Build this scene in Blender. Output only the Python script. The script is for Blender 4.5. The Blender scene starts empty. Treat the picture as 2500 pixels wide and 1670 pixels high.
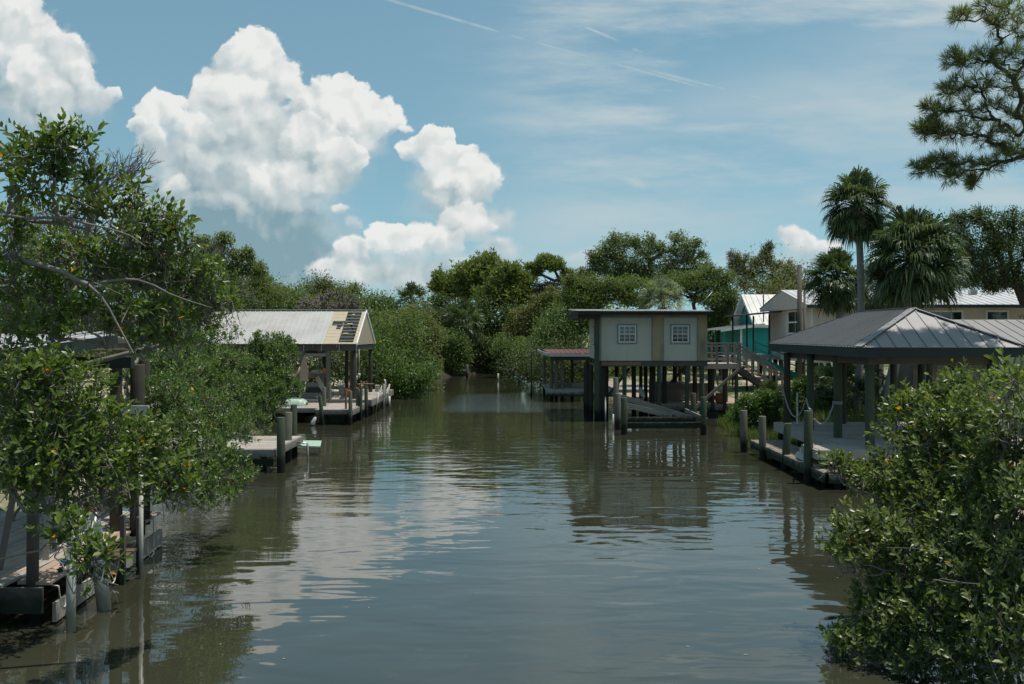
import bpy, math, random
import numpy as np
from mathutils import Vector, Matrix

# ------------------------------------------------------------------ camera, sky, sun, exposure
scene = bpy.context.scene
COL = scene.collection
rng = np.random.default_rng(7)
random.seed(7)
F, CX, HZ, CAMZ = 2431.0, 1250.0, 812.0, 4.0      # focal length, centre and horizon row of the photograph (pixels); eye height (m)
cam_d = bpy.data.cameras.new("camera"); cam = bpy.data.objects.new("camera", cam_d); COL.objects.link(cam)
cam_d.sensor_width = 36.0; cam_d.lens = 35.0; cam_d.shift_y = -0.0092
cam_d.clip_start = 0.1; cam_d.clip_end = 6000
cam.location = (0, 0, CAMZ); cam.rotation_euler = (math.radians(90), 0, 0)
scene.camera = cam
scene.view_settings.view_transform = 'Standard'; scene.view_settings.look = 'None'
scene.view_settings.gamma = 1.0; scene.view_settings.use_curve_mapping = False
scene.view_settings.exposure = EXPOSURE = 0.12
SUN_EL, SUN_AZ = math.radians(76), math.radians(86)      # azimuth from +Y (away from the camera) towards +X (right)
SDIR = Vector((math.sin(SUN_AZ)*math.cos(SUN_EL), math.cos(SUN_AZ)*math.cos(SUN_EL), math.sin(SUN_EL)))
sun_d = bpy.data.lights.new("sun", 'SUN'); sun = bpy.data.objects.new("sun", sun_d); COL.objects.link(sun)
sun_d.energy = 4.3; sun_d.angle = math.radians(0.5); sun_d.color = (1.0, 0.95, 0.87)
sun.location = SDIR*100; sun.rotation_euler = SDIR.to_track_quat('Z', 'Y').to_euler()

def build_world():
    w = bpy.data.worlds.new("World"); scene.world = w; w.use_nodes = True
    nt = w.node_tree; N = nt.nodes; L = nt.links; N.clear()
    def nd(t, **k):
        n = N.new(t)
        for a, b in k.items(): setattr(n, a, b)
        return n
    def put(n, i, v):
        if hasattr(v, 'links') or isinstance(v, bpy.types.NodeSocket): L.new(v, n.inputs[i])
        elif v is not None: n.inputs[i].default_value = v
    def m(op, a, b=None, c=None, clamp=False):
        n = nd('ShaderNodeMath', operation=op, use_clamp=clamp)
        put(n, 0, a); put(n, 1, b); put(n, 2, c); return n.outputs[0]
    def vm(op, a, b=None, c=None, out=0):
        n = nd('ShaderNodeVectorMath', operation=op); put(n, 0, a); put(n, 1, b); put(n, 2, c); return n.outputs[out]
    def mr(v, a, b, lo=0.0, hi=1.0, smooth=True):
        n = nd('ShaderNodeMapRange', interpolation_type='SMOOTHSTEP' if smooth else 'LINEAR')
        put(n, 0, v); put(n, 1, a); put(n, 2, b); put(n, 3, lo); put(n, 4, hi); return n.outputs[0]
    def mixf(f, a, b):
        n = nd('ShaderNodeMix', data_type='FLOAT'); put(n, 0, f); put(n, 2, a); put(n, 3, b); return n.outputs[0]
    def mixc(f, a, b):
        n = nd('ShaderNodeMix', data_type='RGBA'); put(n, 0, f); put(n, 6, a); put(n, 7, b); return n.outputs[2]
    tc = nd('ShaderNodeTexCoord'); d = tc.outputs['Generated']
    sp = nd('ShaderNodeSeparateXYZ'); L.new(d, sp.inputs[0]); x, y, z = sp.outputs
    ay = m('MAXIMUM', m('ABSOLUTE', y), 0.12)
    u = m('DIVIDE', x, ay); v = m('DIVIDE', z, ay)
    cb = nd('ShaderNodeCombineXYZ'); L.new(u, cb.inputs[0]); L.new(v, cb.inputs[1]); p = cb.outputs[0]
    def noise(vec, scale, det=4, rough=.55, out=0):
        n = nd('ShaderNodeTexNoise'); L.new(vec, n.inputs['Vector']); n.inputs['Scale'].default_value = scale
        n.inputs['Detail'].default_value = det; n.inputs['Roughness'].default_value = rough; return n.outputs[out]
    def vor(vec, scale, smooth=.5):
        n = nd('ShaderNodeTexVoronoi', feature='SMOOTH_F1', voronoi_dimensions='2D'); L.new(vec, n.inputs['Vector'])
        n.inputs['Scale'].default_value = scale; n.inputs['Smoothness'].default_value = smooth; return n.outputs['Distance']
    off = (.0060, .0075, 0)
    def cloudfield(p):
        """warped position, billowed edge and relief of the cumulus"""
        w1 = vm('SCALE', vm('SUBTRACT', noise(p, 14, 5, .55, 1), (.5, .5, .5))); w1.node.inputs['Scale'].default_value = .045
        pw = vm('ADD', p, w1)
        w2 = vm('SCALE', vm('SUBTRACT', noise(p, 70, 4, .6, 1), (.5, .5, .5))); w2.node.inputs['Scale'].default_value = .013
        pf = vm('ADD', pw, w2); pl = vm('ADD', pf, off)
        bill = lambda q: m('MULTIPLY_ADD', vor(q, 12, .45), .62, m('MULTIPLY_ADD', vor(q, 34, .35), .25, m('MULTIPLY', vor(q, 85, .3), .07)))
        B0 = bill(pf); B1 = bill(pl)
        relief = m('MULTIPLY', m('SUBTRACT', B1, B0), 2.3)       # light comes from the upper right
        edge = m('MULTIPLY_ADD', vor(pf, 70, .3), .24, m('MULTIPLY_ADD', B0, .60, -.30))
        relb = m('MULTIPLY_ADD', noise(p, 9, 4, .55), .30, m('ADD', relief, -.15))
        return pf, edge, relb
    g = bpy.data.node_groups.new("cloud_billow", 'ShaderNodeTree')
    for nm, ty in (('P','NodeSocketVector'),('E','NodeSocketFloat'),('R','NodeSocketFloat'),('S','NodeSocketFloat'),('A','NodeSocketFloat'),('IR','NodeSocketVector'),('IC','NodeSocketVector'),
                   ('base','NodeSocketFloat'),('grad','NodeSocketFloat'),('lo','NodeSocketFloat'),('hi','NodeSocketFloat'),('bottom','NodeSocketFloat'),('top','NodeSocketFloat'),('op','NodeSocketFloat'),('ek','NodeSocketFloat')):
        g.interface.new_socket(nm, in_out='INPUT', socket_type=ty)
    for nm in ('S', 'A'): g.interface.new_socket(nm, in_out='OUTPUT', socket_type='NodeSocketFloat')
    ON, OL = N, L
    N, L = g.nodes, g.links
    gi = nd('NodeGroupInput').outputs; go = nd('NodeGroupOutput').inputs
    pc = vm('ADD', gi['P'], m('MULTIPLY', gi['S'], 1e-7))         # keeps the billows in order, which keeps the shader's stack short
    q = vm('MULTIPLY_ADD', pc, gi['IR'], gi['IC'])
    a_ = mr(m('MULTIPLY_ADD', gi['E'], gi['ek'], vm('LENGTH', q, out=1)), gi['hi'], gi['lo'], 0.0, gi['op'])
    s_ = vm('DOT_PRODUCT', q, (0, 1, 0), out=1)
    a_ = m('MULTIPLY', a_, mr(s_, gi['bottom'], gi['top']))
    sh_ = m('ADD', m('MULTIPLY_ADD', s_, gi['grad'], gi['base']), gi['R'])
    L.new(mixf(a_, gi['S'], sh_), go['S']); L.new(mixf(a_, gi['A'], 1.0), go['A'])
    N, L = ON, OL
    k = .5537
    PU = [  # left cloud
        (200,480,290,170,.42,.2,.5,-1.5,.9),(90,140,190,190,.74,.2,.10,-1.3,1),(220,280,170,170,.70,.2,.10,-1.3,1),(330,380,120,110,.66,.25,.12,-1.1,.97),(485,410,42,42,.78,.2,.12,-1.1,.95),
        (400,430,90,75,.66,.2,.18,-1.1,.95),(90,420,200,130,.50,.2,.35,-1.1,.9),
        # main cloud: grey body, then its towers and shoulders
        (1170,1100,480,400,.0,.10,.45,-1.7,.93),(800,900,310,300,.12,.2,.42,-1.5,.92),(620,1000,260,260,.15,.2,.6,-1.5,.7),(1100,720,520,270,.48,.25,.3,-1.3,.97),
        (1110,225,128,110,.84,.12,.07,-1.5,1),(1090,370,235,150,.80,.15,.08,-1.4,1),(1000,420,165,120,.84,.15,.10,-1.1,1),
        (700,480,125,110,.80,.25,.08,-1.1,1),(800,445,65,50,.86,.2,.10,-1,1),(595,525,50,40,.82,.2,.12,-1.2,1),(660,620,85,100,.66,.25,.2,-1,.95),
        (1500,490,250,140,.80,.2,.08,-1.3,1),(1512,375,55,60,.88,.2,.10,-1.1,1),(1700,500,120,100,.78,.25,.10,-1.2,1),(1800,560,48,26,.72,.2,.3,-1.2,.9),
        (1450,640,280,110,.55,.2,.35,-1,.85),(1040,580,250,170,.58,.25,.25,-1,.9),(870,540,95,65,.80,.25,.2,-1,.9),(950,760,220,130,.30,.2,.5,-1.1,.75),
        (1370,640,160,115,.80,.25,.12,-1,1),(1500,700,115,100,.80,.3,.10,-1.1,1),(1260,790,210,120,.66,.35,.22,-.9,.95),(1450,800,130,100,.56,.3,.3,-.9,.9),
        (770,800,90,60,.68,.3,.25,-.8,.85),(1525,925,48,38,.70,.3,.3,-1,.9),(1580,1000,42,36,.55,.3,.4,-1,.7),
        # right-hand cloud
        (1900,930,170,90,.35,.2,.6,-1.2,.45),(2000,800,220,120,.5,.2,.4,-1.2,.9),(1860,650,115,75,.82,.25,.10,-1.1,1),(1940,610,85,75,.86,.2,.08,-1.2,1),(1990,700,120,85,.80,.25,.12,-1.1,1),
        (2100,800,105,110,.78,.3,.12,-1.2,1),(2000,860,130,120,.62,.3,.25,-1.2,.95),(2190,970,110,80,.6,.3,.4,-1,.7),(2045,990,140,110,.80,.3,.12,-1.1,1),(1975,1010,90,90,.7,.3,.2,-1.1,1),(2200,1110,110,80,.7,.3,.4,-1,.85),
        (1715,1065,90,80,.82,.3,.12,-1.1,1),(1860,1080,110,85,.80,.3,.14,-1.1,1),(1980,1080,100,80,.70,.3,.25,-1,.9),(1750,1210,340,110,.42,.3,.5,-1.4,.9),
        (1530,1130,110,75,.78,.35,.18,-1,.97),(1400,1190,90,45,.66,.3,.35,-1,.9),(1600,1210,150,60,.60,.35,.3,-1,.9),(2050,1210,320,100,.42,.3,.6,-1.3,.8)]
    PU = [(a[0]*k, a[1]*k, a[2]*k, a[3]*k) + a[4:] for a in PU]
    PU += [(1940,590,55,38,.8,.3,.25,-1,.95),(1985,607,75,32,.74,.3,.35,-1,.9),(1950,640,90,45,.45,.2,.6,-1.2,.6),(1545,435,42,17,.7,.3,.6,-1.2,.45),
           (1420,640,50,30,.6,.3,.5,-1,.6)]
    def strip(x0, x1):
        """cloud shade and cover of one vertical band of the sky"""
        pf, edge, relb = cloudfield(vm('ADD', p, (0, 0, (x0+61)*1e-6)))      # a hair apart, so that no two bands share nodes
        S, A = .5, 0.0
        for X, Y, rx, ry, base, grad, hard, bottom, op in PU:
            if X+rx*1.7+60 < x0 or X-rx*1.7-60 > x1: continue
            cu, cv, ru, rv = (X-CX)/F, (HZ-Y)/F, rx/F*1.10, ry/F*1.10
            n = nd('ShaderNodeGroup'); n.node_tree = g
            for nm, val in (('P',pf),('E',edge),('R',relb),('S',S),('A',A),('IR',(1/ru,1/rv,0)),('IC',(-cu/ru,-cv/rv,0)),('base',base),('grad',grad),('hi',1+hard*.1),('lo',1-hard*1.5),
                            ('bottom',bottom),('top',bottom+1.1),('op',op),('ek',1.0 if hard<.3 else .45)): put(n, nm, val)
            S, A = n.outputs['S'], n.outputs['A']
        return S, A
    # high thin cloud, drawn out towards the upper right, and three vapour trails
    mp = nd('ShaderNodeMapping'); L.new(p, mp.inputs[0]); mp.inputs['Rotation'].default_value = (0, 0, math.radians(-22)); mp.inputs['Scale'].default_value = (1.0, 5.0, 1)
    ci = mr(noise(mp.outputs[0], 3.2, 6, .6), .42, .74)
    cband = mr(noise(p, 2.0, 2, .5), .36, .62)
    right = mr(u, -.12, .12)
    ci = m('MULTIPLY', m('MULTIPLY', ci, right), m('MULTIPLY_ADD', cband, .6, .85))
    low = mr(m('ABSOLUTE', m('SUBTRACT', m('MULTIPLY_ADD', u, .35, .09), v)), .13, .0, 0, .85)    # broad pale veil right of the towers
    ci = m('MAXIMUM', ci, m('MULTIPLY', low, m('MULTIPLY', right, mr(noise(mp.outputs[0], 2.2, 5, .6), .3, .62))))
    def trail(x0, y0, x1, y1, wd, op):
        nonlocal ci
        a = Vector(((x0-CX)/F, (HZ-y0)/F, 0)); b = Vector(((x1-CX)/F, (HZ-y1)/F, 0)); t = b-a; ln = t.length; t.normalize(); nn = Vector((-t.y, t.x, 0))
        r = vm('SUBTRACT', p, tuple(a))
        al = m('DIVIDE', vm('DOT_PRODUCT', r, tuple(t), out=1), ln); ac = m('ABSOLUTE', vm('DOT_PRODUCT', r, tuple(nn), out=1))
        g = m('MULTIPLY', mr(ac, wd/F, 0, 0, op), m('MULTIPLY', mr(al, -.05, .15), mr(al, 1.05, .8)))
        g = m('MULTIPLY', g, mr(noise(p, 30, 3), .25, .6))
        ci = m('MAXIMUM', ci, g)
    trail(930, -6, 1240, 84, 6, .55); trail(1345, 30, 1515, 102, 6, .75); trail(1200, 74, 1760, 226, 6, .55); trail(1560, 165, 1930, 258, 7, .6); trail(1542, 118, 1600, 140, 6, .5)
    sky = nd('ShaderNodeTexSky'); sky.sky_type = 'NISHITA'; sky.sun_disc = False
    sky.sun_elevation = SUN_EL; sky.sun_rotation = SUN_AZ; sky.altitude = 0; sky.air_density = 1.0; sky.dust_density = .4; sky.ozone_density = 1.0
    lift = nd('ShaderNodeCombineXYZ'); L.new(x, lift.inputs[0]); L.new(y, lift.inputs[1]); L.new(m('MULTIPLY_ADD', m('MAXIMUM', z, 0), .8, .13), lift.inputs[2])
    L.new(vm('NORMALIZE', lift.outputs[0]), sky.inputs[0])
    hs = nd('ShaderNodeHueSaturation'); hs.inputs['Saturation'].default_value = .88; hs.inputs['Value'].default_value = 0.103
    L.new(vm('MULTIPLY', sky.outputs[0], (.82, 1.16, .99)), hs.inputs['Color'])
    base = mixc(ci, hs.outputs[0], (.47, .555, .585, 1))
    base = mixc(mr(z, -.02, .0), (.08, .09, .08, 1), base)
    def bg(c):
        n = nd('ShaderNodeBackground'); L.new(c, n.inputs[0]); n.inputs[1].default_value = 1.0      # the sky itself is scaled by 0.095 above
        return n.outputs[0]
    plain = bg(base)
    def mixs(f, a, b):
        n = nd('ShaderNodeMixShader'); L.new(f, n.inputs[0]); L.new(a, n.inputs[1]); L.new(b, n.inputs[2]); return n.outputs[0]
    def tree(bands):
        """the bands as a tree of either/or mixes, so that a ray only works out the band it meets"""
        if len(bands) == 1:
            if bands[0][2] == 0: return plain
            S, A = strip(bands[0][0], bands[0][1])
            return bg(mixc(A, base, mixc(mr(S, 0.0, 1.0, smooth=False), (.205, .325, .375, 1), (.765, .775, .755, 1))))
        h = len(bands)//2
        return mixs(m('GREATER_THAN', u, (bands[h][0]-CX)/F), tree(bands[:h]), tree(bands[h:]))
    bands = tree([(-60, 290, 1), (290, 430, 1), (430, 560, 1), (560, 700, 1), (700, 860, 1), (860, 1010, 1), (1010, 1150, 1), (1150, 1360, 1), (1360, 1620, 1), (1620, 1840, 0), (1840, 2120, 1), (2120, 9999, 0)])
    gate = m('MULTIPLY', m('MULTIPLY', m('GREATER_THAN', y, .12), m('GREATER_THAN', u, -.6)), m('MULTIPLY', m('GREATER_THAN', v, .0), m('LESS_THAN', v, .42)))
    fin = mixs(gate, plain, bands)
    o = nd('ShaderNodeOutputWorld'); L.new(fin, o.inputs[0])
    w.cycles.sampling_method = 'MANUAL'; w.cycles.sample_map_resolution = 512
build_world()
scene.cycles.max_bounces = 6; scene.cycles.diffuse_bounces = 3; scene.cycles.glossy_bounces = 3; scene.cycles.transmission_bounces = 3

# ------------------------------------------------------------------ helpers
def px(x, y, d):
    """world point seen at photograph pixel (x, y), d metres away"""
    return Vector(((x-CX)/F*d, d, CAMZ-(y-HZ)/F*d))
def tag(o, label=None, cat=None, group=None, kind=None):
    if label: o['label'] = label
    if cat: o['category'] = cat
    if group: o['group'] = group
    if kind: o['kind'] = kind
    return o
def thing(name, loc, label, cat, group=None):
    o = bpy.data.objects.new(name, None); COL.objects.link(o); o.location = loc
    o.empty_display_size = .3
    return tag(o, label, cat, group)

class MB:
    """collects solid pieces in world coordinates and links them as one mesh object"""
    def __init__(self): self.v = []; self.f = []; self.s = []
    def add(self, vs, fs, smooth=False):
        n = len(self.v); self.v += [tuple(v) for v in vs]
        self.f += [tuple(i+n for i in f) for f in fs]; self.s += [smooth]*len(fs); return self
    def box(self, x0, x1, y0, y1, z0, z1):
        return self.add([(x0,y0,z0),(x1,y0,z0),(x1,y1,z0),(x0,y1,z0),(x0,y0,z1),(x1,y0,z1),(x1,y1,z1),(x0,y1,z1)],
                        [(0,3,2,1),(4,5,6,7),(0,1,5,4),(1,2,6,5),(2,3,7,6),(3,0,4,7)])
    def beam(self, a, b, w, h, up=(0,0,1)):
        """rectangular bar from a to b, w across and h along 'up'"""
        a = Vector(a); b = Vector(b); t = (b-a).normalized(); u = Vector(up); s = t.cross(u)
        if s.length < 1e-4: s = t.cross(Vector((1,0,0)))
        s.normalize(); u = s.cross(t).normalized(); s = s*w/2; u = u*h/2
        vs = [p+i*s+j*u for p in (a, b) for i, j in ((-1,-1),(1,-1),(1,1),(-1,1))]
        return self.add(vs, [(0,1,2,3),(7,6,5,4),(0,4,5,1),(1,5,6,2),(2,6,7,3),(3,7,4,0)])
    def tube(self, pts, r, n=8, caps=True):
        """tapered round bar along points; r is one radius or one per point"""
        pts = [Vector(p) for p in pts]; k = len(pts)
        rs = [r]*k if not hasattr(r, '__len__') else r
        vs = []; ref = None
        for i, p in enumerate(pts):
            t = (pts[min(i+1, k-1)]-pts[max(i-1, 0)]).normalized()
            if ref is None:
                ref = t.cross(Vector((0,0,1)))
                if ref.length < .05: ref = t.cross(Vector((1,0,0)))
            ref = (ref-t*ref.dot(t)).normalized(); o = t.cross(ref)
            for j in range(n):
                a = 2*math.pi*j/n; vs.append(p+(ref*math.cos(a)+o*math.sin(a))*rs[i])
        fs = [(i*n+j, i*n+(j+1)%n, (i+1)*n+(j+1)%n, (i+1)*n+j) for i in range(k-1) for j in range(n)]
        self.add(vs, fs, True)
        if caps:
            m0 = len(self.v)-len(vs)
            self.f += [tuple(m0+j for j in reversed(range(n))), tuple(m0+(k-1)*n+j for j in range(n))]; self.s += [False, False]
        return self
    def poly(self, pts, thick, down=(0,0,-1)):
        """flat slab: polygon pts extruded by thick along 'down'"""
        n = len(pts); d = Vector(down)*thick; vs = [Vector(p) for p in pts]+[Vector(p)+d for p in pts]
        return self.add(vs, [tuple(range(n)), tuple(reversed(range(n, 2*n)))]+[(i, i+n, (i+1)%n+n, (i+1)%n) for i in range(n)])
    def build(self, name, mat, parent=None, bevel=0, **props):
        me = bpy.data.meshes.new(name); o = bpy.data.objects.new(name, me); COL.objects.link(o)
        off = Vector((0,0,0)); q = parent
        while q is not None: off += Vector(q.location); q = q.parent
        if parent is None and self.v:
            vv = np.array(self.v); off = Vector((float((vv[:,0].min()+vv[:,0].max())/2), float((vv[:,1].min()+vv[:,1].max())/2), float(vv[:,2].min()))); o.location = off
        me.from_pydata([(v[0]-off.x, v[1]-off.y, v[2]-off.z) for v in self.v], [], self.f)
        me.polygons.foreach_set('use_smooth', self.s); me.update()
        me.materials.append(mat)
        if parent is not None: o.parent = parent
        if bevel:
            b = o.modifiers.new('bevel', 'BEVEL'); b.width = bevel; b.segments = 1; b.limit_method = 'ANGLE'
        tag(o, **props); return o

def deck(mb, x0, x1, y0, y1, z, along='x', w=.14, gap=.012, th=.038, rag=0.0):
    """plank surface whose top is at z; planks run along x or y"""
    lo, hi = (y0, y1) if along == 'x' else (x0, x1)
    n = max(1, int(round((hi-lo)/w))); st = (hi-lo)/n
    for i in range(n):
        a = lo+i*st+gap/2; b = lo+(i+1)*st-gap/2; dz = random.uniform(-.004, .004); e0 = random.uniform(-rag, rag); e1 = random.uniform(-rag, rag)
        if along == 'x': mb.box(x0+e0, x1+e1, a, b, z-th+dz, z+dz)
        else: mb.box(a, b, y0+e0, y1+e1, z-th+dz, z+dz)
    return mb

def ribbed(mb, pts, spacing=.3, rib=.022, rw=.03, thick=.012):
    """sheet-metal roof face: first edge of pts is the eave, ribs run up the slope"""
    P = [Vector(p) for p in pts]; e = (P[1]-P[0]); el = e.length; e.normalize()
    nrm = Vector((0,0,0))
    for i in range(len(P)): nrm += P[i].cross(P[(i+1) % len(P)])
    nrm.normalize()
    if nrm.z < 0: nrm = -nrm
    up = nrm.cross(e).normalized()
    if up.dot(sum(P, Vector())/len(P)-P[0]) < 0: up = -up
    mb.poly(P, thick, -nrm)
    uv = [((p-P[0]).dot(e), (p-P[0]).dot(up)) for p in P]
    u0 = min(a for a, b in uv); u1 = max(a for a, b in uv); n = int((u1-u0)/spacing)
    for i in range(n+1):
        u = u0+(i+.5)*(u1-u0)/(n+1); hits = []
        for j in range(len(uv)):
            (a0, b0), (a1, b1) = uv[j], uv[(j+1) % len(uv)]
            if (a0-u)*(a1-u) < 0: hits.append(b0+(b1-b0)*(u-a0)/(a1-a0))
        if len(hits) >= 2 and max(hits)-min(hits) > .15:
            a = P[0]+e*u+up*(min(hits)-.004)+nrm*rib/2; b = P[0]+e*u+up*(max(hits)-.02)+nrm*rib/2
            mb.beam(a, b, rw, rib, nrm)
    return mb

def np_mesh(name, verts, faces, mat, parent=None, smooth=False, **props):
    """mesh from numpy arrays; faces is a list of (n,3) or (n,4) index arrays"""
    me = bpy.data.meshes.new(name); verts = np.asarray(verts, dtype=np.float64)
    off = np.zeros(3); q = parent
    while q is not None: off += np.array(q.location); q = q.parent
    o = bpy.data.objects.new(name, me)
    if parent is None: off = np.array([*(verts[:, :2].mean(0)), verts[:, 2].min()]); o.location = off
    verts = (verts-off).astype(np.float32)
    me.vertices.add(len(verts)); me.vertices.foreach_set('co', verts.ravel())
    tot = np.concatenate([np.full(len(f), f.shape[1], np.int32) for f in faces]); idx = np.concatenate([np.asarray(f, np.int32).ravel() for f in faces])
    me.loops.add(len(idx)); me.loops.foreach_set('vertex_index', idx)
    me.polygons.add(len(tot)); st = np.zeros(len(tot), np.int32); st[1:] = np.cumsum(tot)[:-1]
    me.polygons.foreach_set('loop_start', st); me.polygons.foreach_set('loop_total', tot)
    me.polygons.foreach_set('use_smooth', np.full(len(tot), smooth)); me.update(calc_edges=True); me.validate()
    me.materials.append(mat); COL.objects.link(o)
    if parent is not None: o.parent = parent
    tag(o, **props); return o

# ------------------------------------------------------------------ materials
class G:
    """small shader-graph builder"""
    def __init__(self, name):
        self.mat = bpy.data.materials.new(name); self.mat.use_nodes = True; self.nt = self.mat.node_tree; self.N = self.nt.nodes; self.L = self.nt.links
        self.N.clear(); self.out = self.N.new('ShaderNodeOutputMaterial'); self.geo = self.N.new('ShaderNodeNewGeometry'); self.tc = self.N.new('ShaderNodeTexCoord')
        self.pos = self.geo.outputs['Position']; self.rnd = self.geo.outputs['Random Per Island']
    def put(self, n, i, v):
        if isinstance(v, bpy.types.NodeSocket): self.L.new(v, n.inputs[i])
        elif v is not None: n.inputs[i].default_value = v
    def m(self, op, a, b=None, c=None, clamp=False):
        n = self.N.new('ShaderNodeMath'); n.operation = op; n.use_clamp = clamp
        for i, v in enumerate((a, b, c)): self.put(n, i, v)
        return n.outputs[0]
    def mr(self, v, a, b, lo=0., hi=1.):
        n = self.N.new('ShaderNodeMapRange'); n.interpolation_type = 'SMOOTHSTEP'
        for i, q in enumerate((v, a, b, lo, hi)): self.put(n, i, q)
        return n.outputs[0]
    def mix(self, f, a, b, mode='MIX'):
        n = self.N.new('ShaderNodeMix'); n.data_type = 'RGBA'; n.blend_type = mode
        a = a if isinstance(a, bpy.types.NodeSocket) else (*a, 1); b = b if isinstance(b, bpy.types.NodeSocket) else (*b, 1)
        self.put(n, 0, f); self.put(n, 6, a); self.put(n, 7, b); return n.outputs[2]
    def scale(self, vec, s, rot=(0,0,0)):
        n = self.N.new('ShaderNodeMapping'); self.L.new(vec, n.inputs[0]); n.inputs['Scale'].default_value = s; n.inputs['Rotation'].default_value = rot; return n.outputs[0]
    def noise(self, vec, s, det=4, rough=.55, dist=0., out=0):
        n = self.N.new('ShaderNodeTexNoise'); self.L.new(vec, n.inputs['Vector']); n.inputs['Scale'].default_value = s; n.inputs['Detail'].default_value = det
        n.inputs['Roughness'].default_value = rough; n.inputs['Distortion'].default_value = dist; return n.outputs[out]
    def voro(self, vec, s, feature='F1'):
        n = self.N.new('ShaderNodeTexVoronoi'); n.feature = feature; self.L.new(vec, n.inputs['Vector']); n.inputs['Scale'].default_value = s; return n.outputs['Distance']
    def sep(self, vec=None):
        n = self.N.new('ShaderNodeSeparateXYZ'); self.L.new(vec or self.pos, n.inputs[0]); return n.outputs
    def bump(self, h, strength=.3, dist=.02):
        n = self.N.new('ShaderNodeBump'); n.inputs['Strength'].default_value = strength; n.inputs['Distance'].default_value = dist; self.L.new(h, n.inputs['Height']); return n.outputs[0]
    def bsdf(self, col, rough=.6, metal=0., spec=.5, normal=None, **k):
        n = self.N.new('ShaderNodeBsdfPrincipled')
        self.put(n, 'Base Color', col if isinstance(col, bpy.types.NodeSocket) else (*col, 1)); self.put(n, 'Roughness', rough); self.put(n, 'Metallic', metal)
        self.put(n, 'Specular IOR Level', spec); self.put(n, 'Normal', normal)
        for a, b in k.items(): self.put(n, a, b)
        return n.outputs[0]
    def end(self, sh, vol=None):
        self.L.new(sh, self.out.inputs[0]); return self.mat

def wood(name, c0, c1, grain=(1,1,14), rough=.8, stain=(.02,.03,.02), wet=True, warm=None):
    """weathered boards: each board its own tone, grain, knots and, near the water, a dark algae band"""
    g = G(name); p = g.scale(g.pos, grain); a = g.noise(p, 2.2, 6, .65, .4); b = g.noise(g.pos, 1.3, 4); c = g.noise(g.pos, 11, 4, .7)
    col = g.mix(g.m('MULTIPLY_ADD', a, .6, g.m('MULTIPLY', g.rnd, .6), clamp=True), c0, c1)
    col = g.mix(g.mr(b, .5, .75, 0, .45), col, tuple(x*.55 for x in c0))
    col = g.mix(g.mr(c, .62, .74, 0, .6), col, tuple(x*.35 for x in c0))
    if warm: col = g.mix(g.m('MULTIPLY', g.mr(g.rnd, .6, .95, 0, .7), g.mr(b, .3, .6)), col, warm)
    if wet:
        z = g.sep()[2]; w = g.mr(g.m('MULTIPLY_ADD', g.noise(g.pos, 6, 3), -.35, z), .12, .42, 1, 0)
        col = g.mix(w, col, stain)
    return g.end(g.bsdf(col, rough, spec=.25, normal=g.bump(a, .5, .01)))
def paint(name, c, rough=.6, dirt=.35, dirtc=None, s=1.5, bump=.15):
    g = G(name); a = g.noise(g.scale(g.pos, (1, 1, .35)), s, 6, .65); b = g.noise(g.pos, 14, 4, .6)
    st = g.noise(g.scale(g.pos, (7, 7, .35)), 1.6, 4, .6)
    col = g.mix(g.mr(a, .42, .72, 0, dirt), c, dirtc or tuple(x*.45 for x in c)); col = g.mix(g.mr(st, .55, .75, 0, dirt*.9), col, tuple(x*.62 for x in c)); col = g.mix(g.mr(b, .55, .8, 0, dirt*.6), col, tuple(x*.6 for x in c))
    return g.end(g.bsdf(col, rough, spec=.35, normal=g.bump(b, bump, .006)))
def metal(name, c, rough=.45, dirt=.3, rust=0.0, metallic=.3):
    g = G(name); a = g.noise(g.pos, 1.1, 5, .6); b = g.noise(g.scale(g.pos, (3, 3, 3)), 2.5, 6, .7)
    col = g.mix(g.mr(a, .4, .7, 0, dirt), c, tuple(x*.6 for x in c))
    if rust: col = g.mix(g.mr(b, .62, .72, 0, rust), col, (.16, .06, .025))
    return g.end(g.bsdf(col, g.m('MULTIPLY_ADD', b, .25, rough-.1), metallic, .5, normal=g.bump(b, .12, .01)))
def leafmat(name, dark, mid, lite, trans=.35, rough=.42, odd=None, oddn=.004, spec=.5, big=.35):
    """foliage: every leaf its own tone; light also passes through the blade"""
    g = G(name); a = g.noise(g.pos, big, 3)
    col = g.mix(g.mr(g.rnd, .0, .55), dark, mid); col = g.mix(g.mr(g.rnd, .55, 1.0), col, lite)
    col = g.mix(g.mr(a, .35, .65, .45, 0.), col, mid)
    if odd:
        r2 = g.m('FRACT', g.m('MULTIPLY', g.rnd, 977.0)); col = g.mix(g.m('LESS_THAN', r2, oddn), col, odd)
    b = g.bsdf(col, rough, 0., spec)
    t = g.N.new('ShaderNodeBsdfTranslucent'); tcol = g.mix(1.0, col, (1.25, 1.35, .55), 'MULTIPLY'); g.L.new(tcol, t.inputs[0])
    n = g.N.new('ShaderNodeMixShader'); n.inputs[0].default_value = trans; g.L.new(b, n.inputs[1]); g.L.new(t.outputs[0], n.inputs[2])
    return g.end(n.outputs[0])
def plain(name, c, rough=.5, metallic=0., spec=.5):
    g = G(name); a = g.noise(g.pos, 9, 3); return g.end(g.bsdf(g.mix(g.mr(a, .4, .7, 0, .25), c, tuple(x*.6 for x in c)), rough, metallic, spec))

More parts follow.
